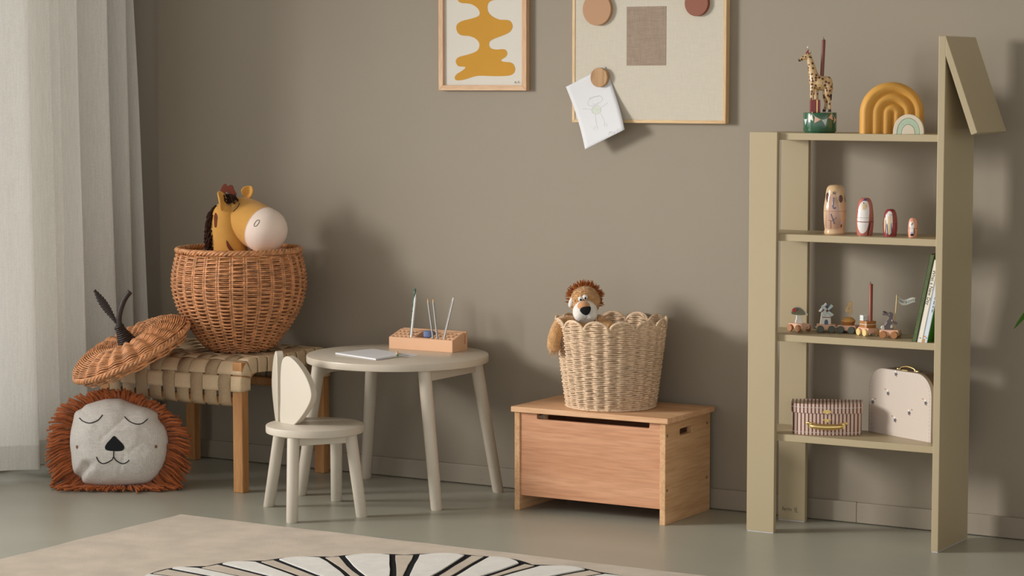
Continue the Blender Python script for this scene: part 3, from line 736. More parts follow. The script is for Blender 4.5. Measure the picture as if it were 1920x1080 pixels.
# ------------------------------------------------------------------ lion face cushion on the floor
cu_ = thing('lion_cushion', 'round grey linen lion face cushion with rust yarn mane on floor', 'cushion', (-5.105, 6.062, 0.0), YAW)
CT = Matrix.Rotation(math.radians(-9), 4, 'X')          # leaning back a little
px2 = lambda x, y: ((x - 680) / 4.5 / 563.0, (965 - y) / 4.5 / 563.0)   # drawing units to metres
CO = [(630, 212), (700, 212), (762, 240), (840, 268), (920, 288), (985, 318), (1014, 345), (1018, 390), (1072, 455), (1098, 550), (1090, 620), (1085, 690), (1058, 775), (1008, 862), (930, 925), (800, 944),
      (640, 952), (470, 946), (385, 925), (352, 880), (300, 835), (281, 745), (276, 690), (264, 600), (268, 500), (288, 400), (306, 325), (360, 297), (400, 262), (500, 230), (570, 214)]
CP = cr2([px2(*p) for p in CO], 4)
CC = px2(685, 590)
import bisect
AG = sorted((math.atan2(v - CC[1], u - CC[0]), math.hypot(u - CC[0], v - CC[1])) for u, v in CP)
AK = [a_[0] for a_ in AG]
def rmax(a):
    i = bisect.bisect(AK, a); a0, r0 = AG[i - 1]; a1, r1 = AG[i % len(AG)]
    d = (a1 - a0) % (2 * PI); t = ((a - a0) % (2 * PI)) / d if d else 0
    return r0 + (r1 - r0) * t
def cush_w(u, v):
    du, dv = u - CC[0], v - CC[1]; r = math.hypot(du, dv); q = min(1.0, r / max(1e-6, rmax(math.atan2(dv, du))))
    w_ = 0.078 * max(0.0, 1 - q ** 2.6) ** 0.55
    edge = q ** 2 * (1 - q) * 4
    w_ += 0.010 * noise.noise((u * 16, v * 16, 1)) * edge + 0.004 * noise.noise((u * 40, v * 40, 2)) * edge
    # soft creases across the face and the deep pinch at the lower left
    for (x0_, y0_), (x1_, y1_), dep, wid in ((px2(560, 560), px2(740, 390), 0.0030, 0.006), (px2(800, 660), px2(900, 590), 0.0024, 0.006), (px2(700, 850), px2(760, 690), 0.0022, 0.006), (px2(345, 885), px2(430, 775), 0.020, 0.013), (px2(430, 775), px2(470, 775), 0.008, 0.012)):
        ex, ey = x1_ - x0_, y1_ - y0_; L2 = ex * ex + ey * ey; t = max(0, min(1, ((u - x0_) * ex + (v - y0_) * ey) / L2))
        dd = math.hypot(u - x0_ - ex * t, v - y0_ - ey * t); w_ -= dep * math.exp(-(dd / wid) ** 2)
    return w_
def cpt(u, v, lift=0.0): return CT @ Vector((u, -cush_w(u, v) - lift - 0.012, v + 0.004))
mbc = MB(); nR, nT = 34, 140
vs_ = [cpt(*CC)]; fs_ = []
for k in range(1, nR + 1):
    q = (k / nR) ** 0.8
    for j in range(nT):
        a = 2 * PI * j / nT - PI; r = rmax(a) * q; vs_.append(cpt(CC[0] + r * math.cos(a), CC[1] + r * math.sin(a)))
fs_ = [(0, 1 + j, 1 + (j + 1) % nT) for j in range(nT)]
for k in range(nR - 1):
    for j in range(nT): fs_.append((1 + k * nT + j, 1 + (k + 1) * nT + j, 1 + (k + 1) * nT + (j + 1) % nT, 1 + k * nT + (j + 1) % nT))
mbc.add(vs_, fs_)
vs2 = [CT @ Vector((CC[0], 0.055, CC[1]))]
for k in range(1, 9):
    q = k / 8
    for j in range(nT):
        a = 2 * PI * j / nT - PI; r = rmax(a) * q
        vs2.append(CT @ Vector((CC[0] + r * math.cos(a), -0.012 + 0.067 * max(0, 1 - q ** 2.6) ** 0.55, CC[1] + r * math.sin(a) + 0.004)))
f2 = [(0, 1 + (j + 1) % nT, 1 + j) for j in range(nT)]
for k in range(7):
    for j in range(nT): f2.append((1 + k * nT + j, 1 + k * nT + (j + 1) % nT, 1 + (k + 1) * nT + (j + 1) % nT, 1 + (k + 1) * nT + j))
mbc.add(vs2, f2)
mbc.build('face', 'cushion', cu_, smooth=180)
def cstroke(pts, r, name, parent=cu_):
    P = crom([(*px2(*p), 0) for p in pts], 6)
    return MB().tube([cpt(p.x, p.y, 0.0008) for p in P], r, 6).build(name, 'thread', parent, smooth=180)
cstroke([(362, 380), (400, 408), (460, 424), (520, 405), (550, 378), (565, 355)], 0.0018, 'eye')
cstroke([(747, 370), (790, 408), (850, 432), (895, 428), (925, 405), (939, 388)], 0.0018, 'eye')
cstroke([(668, 655), (667, 712)], 0.0018, 'mouth')
cstroke([(523, 706), (540, 740), (575, 762), (620, 750), (655, 728), (667, 708), (690, 738), (735, 762), (775, 752), (797, 732)], 0.0018, 'mouth')
no = cr2([px2(*p) for p in [(671, 531), (705, 560), (745, 600), (757, 632), (735, 655), (672, 658), (610, 650), (594, 628), (608, 595), (640, 560)]], 4)
patch(no, lambda u, v: cpt(u, v, 0.0012)).build('nose', 'black', cu_, smooth=180)
for cx_, cy_ in ((347, 623), (1010, 620)):
    oo = [px2(cx_ + 11 * math.cos(2 * PI * k / 18), cy_ + 15 * math.sin(2 * PI * k / 18)) for k in range(18)]
    patch(oo, lambda u, v: cpt(u, v, 0.0012), rings=2).build('cheek', 'cheek', cu_, smooth=180)
yn = MB()
for k in range(470):
    a = 2 * PI * (k + random.random()) / 470 - PI
    r = rmax(a) * random.uniform(0.95, 0.99); u, v = CC[0] + r * math.cos(a), CC[1] + r * math.sin(a)
    down = max(0.0, -math.sin(a))
    L_ = random.uniform(0.064, 0.088) * (1 - 0.35 * max(0, math.sin(a)) ** 2)
    if a > 0.55 and a < 1.05: L_ *= 0.75
    da = random.gauss(0, 0.13) - 0.10 * math.cos(a)
    d = Vector((math.cos(a + da), random.gauss(-0.08, 0.16), math.sin(a + da)))
    droop = -0.22 * L_
    p0 = CT @ Vector((u, -0.014 + random.uniform(-0.006, 0.012), v)); p1 = p0 + d * L_ * 0.5 + Vector((0, 0, -0.02 * L_)); p2 = p0 + d * L_ + Vector((0, 0, droop))
    P_ = [p0, p1, p2]
    for q in (1, 2):                           # strands below lie squashed on the floor, pushed forwards and sideways
        if P_[q].z < 0.006:
            ex = 0.006 - P_[q].z; P_[q].z = random.uniform(0.004, 0.018); P_[q].y -= ex * random.uniform(0.25, 0.75); P_[q].x += ex * math.cos(a) * 0.7
    yn.tube(P_, [0.0034, 0.0038, 0.0034], 6)
yn.build('mane', 'yarn_rust', cu_, smooth=180, kind='stuff')

# ------------------------------------------------------------------ table
tab = thing('kids_table', 'low round cream lacquered table with splayed legs by the wall', 'table', (-4.240, 6.436, 0))
MB().lathe([(0.0, 0.442), (0.2945, 0.442), (0.2968, 0.4432), (0.2975, 0.446), (0.2975, 0.462), (0.2968, 0.4648), (0.2945, 0.466), (0.0, 0.466)], 96, cap=False).build('table_top', 'cream_table', tab, smooth=35)
for sx in (-1, 1):
    for sy in (-1, 1):
        leg(MB(), (sx * 0.203, sy * 0.155, 0.444), (sx * 0.264 - 0.01, sy * 0.19 + 0.025, 0.0), 0.0215, 0.0185).build('leg', 'cream_table', tab, smooth=50)
    g = MB().box(sx * 0.203 - 0.010, sx * 0.203 + 0.010, -0.155, 0.155, 0.404, 0.443)
    g.build('rail', 'cream_table', tab, bevel=0.003)
MB().box(0.2128, 0.2136, 0.02, 0.062, 0.432, 0.4425).build('bracket_plate', 'case_edge', tab)

# ------------------------------------------------------------------ mouse-ear chair
ch = thing('ear_back_chair', 'small cream chair with two rounded ear shaped back panels', 'chair', (-4.290, 6.040, 0), YAW)
MB().lathe([(0.0, 0.257), (0.1515, 0.257), (0.1538, 0.2582), (0.1545, 0.261), (0.1545, 0.277), (0.1538, 0.2798), (0.1515, 0.281), (0.0, 0.281)], 72, cap=False).build('seat', 'cream', ch, smooth=35)
W2L = Matrix.Rotation(-YAW, 3, 'Z')
e1 = W2L @ Vector((0.77, -0.64, 0)); e2 = W2L @ Vector((0.57, 0.82, 0))
tops = {}
for si, sj in ((-1, -1), (1, -1), (-1, 1), (1, 1)):
    tp = e1 * (0.083 * si) + e2 * (0.094 * sj); ft = e1 * (0.148 * si) + e2 * (0.115 * sj) + Vector((-0.004, 0.014, 0))
    tops[(si, sj)] = tp
    leg(MB(), (tp.x, tp.y, 0.259), (ft.x, ft.y, 0.0), 0.0195, 0.018).build('leg', 'cream', ch, smooth=50)
for si in (-1, 1):
    a_, b_ = tops[(si, -1)], tops[(si, 1)]; md = (a_ + b_) / 2; dr = (b_ - a_); L_ = dr.length
    T = Matrix.Translation((md.x, md.y, 0.243)) @ Matrix.Rotation(math.atan2(dr.y, dr.x), 4, 'Z')
    MB().box(-L_ / 2, L_ / 2, -0.009, 0.009, -0.014, 0.014, T).build('rail', 'cream', ch, bevel=0.002)
    if si == 1: MB().box(-0.014, 0.022, -0.0098, -0.0088, 0.010, 0.0146, T).build('bracket_plate', 'case_edge', ch)
ELL = [(0.0, 0.0), (0.045, -0.006), (0.078, 0.014), (0.112, 0.048), (0.138, 0.085), (0.142, 0.115), (0.122, 0.155), (0.088, 0.190), (0.050, 0.213), (0.024, 0.214), (0.008, 0.196), (0.001, 0.15), (0.0, 0.08)]
def ear_panel(al, c, flip, name='ear_panel', sc_=1.0, wsc=1.0):
    d = Vector((math.cos(al), -math.sin(al), 0)) * (-1 if flip else 1); nn = Vector((-math.sin(al), -math.cos(al), 0))
    out = [(u, v) for u, v in cr2(ELL[:1] + ELL[1:], 5)]
    MB().prism([(u * wsc, v * sc_) for u, v in out], 0.0, 0.023, lambda u, v, w_: Vector(c) + d * u - nn * w_ + Vector((0, 0, v))).build(name, 'cream', ch, smooth=35, bevel=0.002)
ear_panel(math.radians(46), (-0.112, 0.033, 0.278), False, wsc=1.08)
ear_panel(math.radians(77), (-0.124, 0.060, 0.278), True, sc_=1.03, wsc=0.95)

# ------------------------------------------------------------------ things on the table
def quadprism(P, z0, z1, T=None):
    mb = MB(); mb.prism([(p[0], p[1]) for p in P], z0, z1, lambda u, v, w_: (u, v, w_)); return mb
ZT = 0.466
pad = quadprism([(-0.115, -0.034), (-0.075, 0.126), (0.105, 0.052), (0.092, -0.106)], 0.0008, 0.0062).build('notepad', 'paper', None, bevel=0.0004)
pad.location = (-4.290, 6.352, ZT); tag(pad, 'thick white notepad lying on the round table', 'notepad')
sh = quadprism([(0.0, 0.0), (-0.02, 0.11), (0.128, 0.085), (0.135, 0.02)], 0.0, 0.0006).build('loose_sheet', 'paper'); sh.location = (-4.290, 6.362, ZT); tag(sh, 'loose white sheet sticking out from under the notepad', 'paper')
ZP = ZT + 0.0062
cp = thing('crayon', 'short green tipped pencil lying end on across the notepad', 'pencil', (-4.182, 6.345, ZP + 0.0037), YAW)
MB().tube([(0.002, -0.012, 0), (-0.004, 0.075, 0)], 0.0034, 10).build('shaft', 'raw_wood', cp, smooth=40)
MB().tube([(0.0026, -0.020, 0), (0.002, -0.012, 0)], 0.0037, 12).build('end_cap', 'green_gloss', cp, smooth=40)

ho = thing('pencil_holder', 'peach pencil block with rows of holes on the round table', 'pencil holder', (-4.228, 6.602, ZT))
pr_ = [(-0.047, 0.0), (0.047, 0.0), (0.047, 0.062), (0.024, 0.060), (-0.047, 0.039)]
body = MB().prism(pr_, -0.1245, 0.1245, lambda u, v, w_: (w_, u, v)).build('block', 'peach', ho)
ck = MB()
sl = math.atan2(0.021, 0.071)
for i in range(5):
    for j in range(3):
        for base_ in (-0.111, 0.045):
            if base_ < 0 and i > 4: continue
            x = base_ + 0.0165 * i; y = -0.036 + 0.021 * j
            ck.lathe([(0.0056, -0.030), (0.0056, 0.03)], 14, Matrix.Translation((x, y, 0.045 + (y + 0.036) * 0.3)))
ck.box(-0.030, 0.030, -0.037, 0.018, 0.018, 0.09)
ck.box(-0.2, 0.2, 0.0285, 0.0375, 0.022, 0.09)
cut(body, ck)
d_ = body.modifiers.new('bevel', 'BEVEL'); d_.width = 0.0012; d_.segments = 2; d_.limit_method = 'ANGLE'; d_.angle_limit = math.radians(50)
shp = thing('sharpener', 'round ribbed blue sharpener in the tray of the pencil block', 'sharpener', (-4.218, 6.592, ZT + 0.0182))
MB().lathe([(0.010, 0.0), (0.0105, 0.022), (0.012, 0.024), (0.0, 0.024)], 24, cap=False).build('neck', 'blue_plastic', shp, smooth=40)
rp_ = []
g = MB()
for zz, rad_ in ((0.024, 0.0165), (0.026, 0.018), (0.042, 0.018), (0.044, 0.0165)):
    rp_.append([(rad_ * (1 + 0.035 * (k % 2)) * math.cos(2 * PI * k / 64), rad_ * (1 + 0.035 * (k % 2)) * math.sin(2 * PI * k / 64), zz) for k in range(64)])
vv = [p for r_ in rp_ for p in r_]; ff_ = [tuple(range(64)), tuple(range(192, 256))]
for i in range(3):
    for k in range(64): ff_.append((i * 64 + k, i * 64 + (k + 1) % 64, (i + 1) * 64 + (k + 1) % 64, (i + 1) * 64 + k))
g.add(vv, ff_); g.build('cap', 'blue_plastic', shp)
def pencil(label, base_, tip, r, m, tipmat, lead, cone=0.016, eraser=None, n=6):
    B = Vector(base_); T_ = Vector(tip); d = (T_ - B).normalized(); Ln = (T_ - B).length
    t = thing('pencil', label, 'pencil', tuple(B))
    q = d.to_track_quat('Z', 'Y'); t.rotation_euler = q.to_euler()
    MB().tube([(0, 0, 0), (0, 0, Ln - cone)], r, n).build('shaft', m, t, smooth=0 if n == 6 else 40)
    if eraser: MB().tube([(0, 0, Ln - cone), (0, 0, Ln)], r * 1.05, 12).build('end_cap', eraser, t, smooth=40)
    else:
        MB().tube([(0, 0, Ln - cone), (0, 0, Ln - cone * 0.25)], [r * 0.99, r * 0.3], 12).build('sharpened_tip', tipmat, t, smooth=40)
        MB().tube([(0, 0, Ln - cone * 0.25), (0, 0, Ln)], [r * 0.3, r * 0.06], 8).build('lead', lead, t, smooth=40)
    return t
HX, HY = -4.228, 6.602
def hp3(px, py, y): # position above the block: x along the block, drawing height
    return (px, y, py)
zb = ZT + 0.019
pencil('dark green pencil with white pattern standing in the pencil block', (HX - 0.0615, HY - 0.015, zb), (HX - 0.055, HY + 0.006, ZT + 0.199), 0.0040, 'green_pattern', None, None, 0.010, 'drum', 12)
pencil('plain white pencil leaning beside the dark green one', (HX - 0.0455, HY - 0.037, zb), (HX - 0.0415, HY - 0.010, ZT + 0.185), 0.0038, 'white_lacquer', 'white_lacquer', 'raw_wood')
pencil('grey pencil with ochre tip, left one of the crossing pair', (HX + 0.046, HY - 0.036, zb), (HX + 0.006, HY - 0.012, ZT + 0.173), 0.0036, 'grey_lacquer', 'raw_wood', 'gold_lead')
pencil('grey pencil with brown tip, right one of the crossing pair', (HX + 0.0625, HY - 0.036, zb), (HX + 0.027, HY - 0.012, ZT + 0.174), 0.0036, 'grey_lacquer', 'raw_wood', 'lead')
pencil('white grey striped pencil leaning right in the pencil block', (HX + 0.078, HY - 0.037, zb), (HX + 0.108, HY - 0.010, ZT + 0.184), 0.0040, 'white_grey_stripe', 'white_lacquer', 'lead')

# ------------------------------------------------------------------ toy chest
cx0, cy0 = -3.509, 6.555
chest = thing('toy_chest', 'reddish beech toy chest with flat lid on the floor', 'chest', (cx0, cy0, 0))
L3 = lambda X, Y: (X - cx0, Y - cy0)
for X0, X1, nm in ((-3.776, -3.757, 'l'), (-3.261, -3.242, 'r')):
    s_ = MB().box(X0 - cx0, X1 - cx0, 6.400 - cy0, 6.712 - cy0, 0.0, 0.314).build('side_panel', 'beech_y', chest)
    ck = MB(); ho_ = []
    for k in range(24):
        a = 2 * PI * k / 24; cxx = 0.0335 if math.cos(a) > 0 else -0.0335
        ho_.append((6.5405 - cy0 + max(-0.0425, min(0.0425, cxx + 0.009 * math.cos(a) * 1.0)), 0.2755 + 0.0105 * math.sin(a)))
    ho_ = [(y, z) for y, z in [(-0.0425, -0.0075), (-0.0395, -0.0105), (0.0395, -0.0105), (0.0425, -0.0075), (0.0425, 0.0075), (0.0395, 0.0105), (-0.0395, 0.0105), (-0.0425, 0.0075)]]
    ck.prism([(y + 6.5405 - cy0, z + 0.2755) for y, z in ho_], X0 - cx0 - 0.02, X1 - cx0 + 0.02, lambda u, v, w_: (w_, u, v))
    cut(s_, ck)
    d_ = s_.modifiers.new('bevel', 'BEVEL'); d_.width = 0.0015; d_.segments = 2; d_.limit_method = 'ANGLE'; d_.angle_limit = math.radians(50)
    sgn = -1 if nm == 'l' else 1; xf = (X0 if nm == 'l' else X1) - cx0
    for Y, z in ((6.412, 0.275), (6.688, 0.281), (6.412, 0.107), (6.688, 0.108)):
        MB().lathe([(0.0046, -0.002), (0.0046, 0.0006), (0.003, 0.0010), (0.002, -0.0008)], 16, Matrix.Translation((xf, Y - cy0, z)) @ Matrix.Rotation(sgn * PI / 2, 4, 'Y')).build('bolt', 'bolt', chest, smooth=30)
xa, xb = -3.757 - cx0, -3.261 - cx0
fp = [(xa, 0.048), (xb, 0.048), (xb, 0.3135), (-3.300 - cx0, 0.3135), (-3.300 - cx0, 0.298), (-3.304 - cx0, 0.2945), (-3.693 - cx0, 0.2945), (-3.697 - cx0, 0.298), (-3.697 - cx0, 0.3135), (xa, 0.3135)]
MB().prism(fp, 6.405 - cy0, 6.420 - cy0, lambda u, v, w_: (u, w_, v)).build('front_panel', 'beech_x', chest, bevel=0.001)
MB().box(xa, xb, 6.695 - cy0, 6.710 - cy0, 0.048, 0.3135).build('back_panel', 'beech_x', chest)
MB().box(xa, xb, 6.420 - cy0, 6.695 - cy0, 0.055, 0.067).build('bottom_panel', 'beech_x', chest)
MB().box(-3.782 - cx0, -3.228 - cx0, 6.387 - cy0, 6.716 - cy0, 0.3145, 0.3315).build('lid', 'beech_top', chest, bevel=0.002)

# ------------------------------------------------------------------ scalloped rope basket
rb = thing('rope_basket', 'pale paper rope basket with scalloped rim on the toy chest', 'basket', (-3.510, 6.548, 0.332), YAW)
NS = 13; HV, HA = 0.245, 0.036
def rimz(th):
    t = (th / (2 * PI) * NS + 0.42) % 1.0; return HV + HA * math.sqrt(max(0, 1 - (2 * t - 1) ** 2)) ** 0.9
def rrad(z): return 0.137 + 0.036 * (z / 0.28) ** 0.9
rw = MB(); rows = 46
for k in range(rows):
    z0_ = 0.004 + k * 0.00615; pts = []; m = 208; fz = random.uniform(0, 6)
    for q in range(m):
        th = 2 * PI * q / m; z = min(z0_, rimz(th) - 0.002 - 0.0006 * (rows - k) * 0.2)
        b_ = 0.0034 * math.cos(2 * NS * th + 0.42 * 4 * PI) + 0.0016 * math.cos(4 * NS * th / 2 + PI * k) + 0.0007 * math.sin(31 * th + fz)
        r = rrad(z) + b_; pts.append((r * math.cos(th), r * math.sin(th), z + 0.0006 * math.sin(17 * th + fz)))
    rw.tube(pts, 0.0030, 5, closed=True)
rw.build('weave', 'rope', rb, smooth=180, kind='stuff')
m = 390
MB().tube([((rrad(rimz(2 * PI * q / m)) + 0.001) * math.cos(2 * PI * q / m), (rrad(rimz(2 * PI * q / m)) + 0.001) * math.sin(2 * PI * q / m), rimz(2 * PI * q / m)) for q in range(m)], 0.0043, 8, closed=True).build('rim', 'rope', rb, smooth=180)
MB().tube([(0.139 * math.cos(2 * PI * q / 90), 0.139 * math.sin(2 * PI * q / 90), 0.004) for q in range(90)], 0.0042, 8, closed=True).build('base_cord', 'rope', rb, smooth=180)
MB().lathe([(0.0, 0.003), (0.136, 0.003), (0.136, 0.008), (0.0, 0.008)], 48, cap=False).build('base', 'rope', rb)

# ------------------------------------------------------------------ plush lion in the rope basket
lx = lambda px: (px - 1146.0) / 595.0
lz = lambda py: (761.0 - py) / 595.0
pl = thing('plush_lion', 'tan plush lion with white muzzle peeking out of rope basket', 'plush toy', (-3.510, 6.548, 0.332), YAW)
def lp(px, py, y): return Vector((lx(px), y, lz(py)))
bd = MB()
bd.ell(lp(1112, 655, 0.01), (0.085, 0.075, 0.092), 24, 16)
bd.ell(lp(1100, 612, 0.015), (0.052, 0.048, 0.035), 20, 12)
bd.ell(lp(1097, 565, 0.028), (0.0480, 0.046, 0.050), 24, 16)
arm = crom([lp(1084, 606, 0.0), lp(1068, 602, -0.015), lp(1052, 604, -0.03), lp(1042, 622, -0.05), lp(1038, 642, -0.055), lp(1043, 654, -0.055)], 5)
bd.tube(arm, [0.019 + 0.004 * math.sin(PI * k / (len(arm) - 1)) for k in range(len(arm))], 14)
arm2 = crom([lp(1120, 602, 0.0), lp(1138, 610, -0.02), lp(1154, 626, -0.03), lp(1168, 655, -0.03)], 5)
bd.tube(arm2, 0.024, 14)
bd.build('body', 'plush', pl, remesh=0.0045)
fz = MB()
def tuft(p, d, L_, r=0.0016, mb=fz): mb.tube([p, p + d * L_ * 0.6 + Vector((0, 0, 0.0)), p + d * L_], [r, r * 0.7, r * 0.15], 3, cap=False)
def scatter(c, rad_, n, L_, test=None):
    for _ in range(n):
        d = Vector((random.gauss(0, 1), random.gauss(0, 1), random.gauss(0, 1))).normalized(); p = c + Vector((d.x * rad_[0], d.y * rad_[1], d.z * rad_[2]))
        if test and not test(p): continue
        dd = (Vector((d.x / rad_[0], d.y / rad_[1], d.z / rad_[2])).normalized() + Vector((random.gauss(0, .5), random.gauss(0, .5), random.gauss(-.3, .5)))).normalized(); tuft(p * 1.0 - d * 0.001, dd, L_)
hc = lp(1097, 565, 0.028)
scatter(hc, (0.048, 0.046, 0.050), 1600, 0.0034, lambda p: p.y < 0.05)
scatter(lp(1112, 655, 0.01), (0.084, 0.074, 0.091), 2600, 0.0036, lambda p: p.z > 0.16 and p.y < 0.05)
for P_, rr_ in ((arm, 0.0215), (arm2, 0.0245)):
    for _ in range(1100):
        i = random.randrange(len(P_)); p = P_[i]; d = Vector((random.gauss(0, 1), random.gauss(0, 1), random.gauss(0, 1))).normalized()
        tuft(p + d * rr_ * 0.95, (d + Vector((random.gauss(0, .5), random.gauss(0, .5), random.gauss(-.3, .5)))).normalized(), 0.0036)
fz.build('short_fur', 'plush', pl, smooth=180, kind='stuff')
mm = MB()
for k in range(420):
    a = random.uniform(math.radians(-20), math.radians(185)); b_ = random.uniform(-0.15, 0.85)
    if 0.0 < a < PI and b_ < -0.25 and random.random() < 0.6: continue
    d = Vector((math.cos(a) * math.cos(b_), math.sin(b_), math.sin(a) * math.cos(b_)))
    low = abs(a - PI / 2) > 1.35
    if low and random.random() < 0.55: continue
    p = hc + Vector((d.x * 0.0465, d.y * 0.045, d.z * 0.0485)) * 0.97
    L_ = random.uniform(0.012, 0.026) * (0.75 if low else 1.0)
    dd = (d + Vector((random.gauss(0, .28), random.gauss(-.1, .25), random.gauss(0.15, .28)))).normalized()
    mm.tube([p, p + dd * L_ * 0.6, p + dd * L_], [0.0022, 0.0017, 0.0004], 4, cap=False)
mm.build('mane', 'plush_mane', pl, smooth=180, kind='stuff')
mz = lp(1097, 583, -0.014)
mu = MB(); mu.ell(mz, (0.0400, 0.034, 0.0375), 24, 16); mu.ell(mz + Vector((-0.014, -0.012, -0.010)), (0.023, 0.022, 0.020), 18, 12); mu.ell(mz + Vector((0.015, -0.012, -0.008)), (0.023, 0.022, 0.021), 18, 12)
mu.build('muzzle', 'plush_white', pl, remesh=0.003)
MB().ell(mz + Vector((-0.005, -0.016, 0.020)), (0.0205, 0.0225, 0.0165), 20, 14).build('nose_bridge', 'plush_peach', pl, smooth=180)
nz_ = cr2([(-0.0165, 0.004), (-0.010, 0.0125), (0.004, 0.0150), (0.0155, 0.0145), (0.0168, 0.006), (0.012, -0.006), (0.003, -0.012), (-0.006, -0.009), (-0.013, -0.003)], 4)
def nosef(u, v): return mz + Vector((u - 0.001, -0.0395 + 9 * (u * u) + 6 * v * v, v + 0.006))
patch(nz_, nosef).build('nose', 'black', pl, smooth=180, solid=0.004)
for ex, ez, er in ((-0.0155, 0.0425, 0.0078), (-0.0010, 0.0475, 0.0085)):
    ce = mz + Vector((ex, -0.0085, ez)); e_ = MB().ell(ce, (er, 0.006, er), 16, 10).build('eye', 'plush_white', pl, smooth=180)
    MB().ell(ce + Vector((0.001, -0.0060, -0.0025)), (0.0032, 0.0024, 0.0034), 10, 8).build('pupil', 'black', e_, smooth=180)
for px, py, y, rot_ in ((1071.5, 566, 0.012, 18), (1119, 556, 0.03, -20)):
    T = Matrix.Rotation(math.radians(rot_), 4, 'Y'); MB().ell(lp(px, py, y), (0.0085, 0.010, 0.0175), 14, 10, T).build('ear', 'plush_white', pl, smooth=180)
wk = MB()
for bx_, by_, tx in ((1079, 597, -1), (1117, 592, 1)):
    for k in range(7):
        p = lp(bx_, by_, -0.028); q_ = p + Vector((tx * random.uniform(-0.002, 0.006) - (0.010 if tx < 0 else 0.002), random.uniform(-0.006, 0.004), -0.026 - random.uniform(0, 0.006)))
        wk.tube([p, (p + q_) / 2 + Vector((random.gauss(0, .001), 0, random.gauss(0, .001))), q_], 0.0009, 4)
wk.build('whiskers', 'plush_white', pl)
MB().tube([mz + Vector((0.002, -0.0372, -0.008)), mz + Vector((0.0025, -0.0375, -0.014)), mz + Vector((-0.003, -0.036, -0.019))], 0.0007, 5).build('mouth', 'thread', pl)

# ------------------------------------------------------------------ framed print
def wall_frame(root, w_, h, fw_, d, mz_, mx_, lip=0.0):
    """four mitred bars; local x across, z up from the lower left corner, y into the room is negative"""
    O = [(0, 0), (w_, 0), (w_, h), (0, h)]; I = [(fw_, fw_), (w_ - fw_, fw_), (w_ - fw_, h - fw_), (fw_, h - fw_)]
    for k in range(4):
        q = [O[k], O[(k + 1) % 4], I[(k + 1) % 4], I[k]]
        MB().prism(q, -d, 0, lambda u, v, y: (u, y, v)).build('frame_bar', mx_ if k % 2 == 0 else mz_, root, bevel=0.001)
pic = thing('framed_print', 'oak framed print of a wavy mustard shape on the wall', 'picture', (-4.2575, YW - 0.0005, 1.322))
PW, PH = 0.339, 0.47
wall_frame(pic, PW, PH, 0.0175, 0.0225, 'oak_pale_z', 'oak_pale_x')
MB().box(0.0165, PW - 0.0165, -0.0125, -0.002, 0.0165, PH - 0.0165).build('art_paper', 'artpaper', pic)
BL = [(183, 455), (190, 470), (215, 472), (250, 465), (290, 452), (330, 445), (400, 447), (470, 447), (520, 440), (540, 415), (535, 385), (515, 368), (480, 364), (460, 359), (462, 350), (485, 335), (495, 315), (485, 295), (465, 290),
      (430, 292), (400, 285), (388, 268), (392, 245), (420, 228), (470, 210), (510, 190), (526, 160), (515, 130), (490, 120), (450, 118), (410, 100), (385, 75), (378, 45), (385, 20), (402, 8), (440, 0), (500, -12), (525, -40), (505, -70),
      (440, -82), (400, -100), (370, -130), (330, -140), (290, -120), (262, -90), (215, -72), (190, -40), (203, 2), (225, 17), (255, 20), (290, 28), (320, 50), (333, 75), (325, 95), (290, 108), (230, 122), (200, 140), (193, 165), (205, 195), (230, 208),
      (270, 212), (305, 225), (328, 250), (330, 275), (315, 300), (270, 318), (215, 332), (195, 345), (190, 365), (205, 388), (232, 391), (247, 394), (243, 403), (220, 420), (195, 435)]
ppu = lambda x, y: ((790 + x / 3.1475 - 820) * PW / 165.0, (168.8 - y / 3.1475) / 566.0)
MB().prism(cr2([ppu(*p) for p in BL], 3), -0.0131, -0.0120, lambda u, v, y: (u, y, v)).build('printed_shape', 'mustard_print', pic)
sg = MB(); sgp = crom([(*ppu(*p), 0) for p in [(537, 487), (541, 477), (544, 481), (541, 489), (548, 484), (552, 488), (556, 482), (562, 475), (561, 488), (566, 484), (572, 487)]], 4)
sg.tube([(p.x, -0.0129, p.y) for p in sgp], 0.0004, 4).build('signature', 'ink', pic)

# ------------------------------------------------------------------ pin board
bo_ = thing('pin_board', 'linen pin board in thin ash frame hanging on the wall', 'pin board', (-3.7450, YW - 0.0005, 1.220))
BW, BH = 0.5475, 0.62
wall_frame(bo_, BW, BH, 0.0105, 0.0265, 'ash_z', 'ash_x')
MB().box(0.0100, BW - 0.0100, -0.0245, -0.002, 0.0100, BH - 0.0100).build('linen_panel', 'board_linen', bo_)
MB().box(0.1975, 0.338, -0.0252, -0.0244, 0.182, 0.368).build('linen_patch', 'board_patch', bo_)
FB = YW - 0.0005 - 0.0245
def magnet(x, z, r, m, label, d=0.014, y=FB):
    o_ = MB().lathe([(r, 0.0), (r, d - 0.001), (r - 0.0012, d), (0.0, d)], 56, Matrix.Rotation(PI / 2, 4, 'X'), cap=False).build('magnet', m, None, smooth=35)
    o_.location = (x, y, z); tag(o_, label, 'magnet'); return o_
magnet(-3.6490, 1.5815, 0.0515, 'magnet_peach', 'large peach round magnet near the top left of pin board')
magnet(-3.2960, 1.5950, 0.0405, 'magnet_rust', 'rust brown round magnet near the top right of pin board')
magnet(-3.6385, 1.3645, 0.0310, 'oak_magnet', 'small oak round magnet holding up the drawing', y=FB - 0.0034)
dw = thing('child_drawing', "child's pencil drawing of a smiling figure on white paper", 'drawing', (-3.6505, FB - 0.0028, 1.267))
DA = math.radians(-24.3)
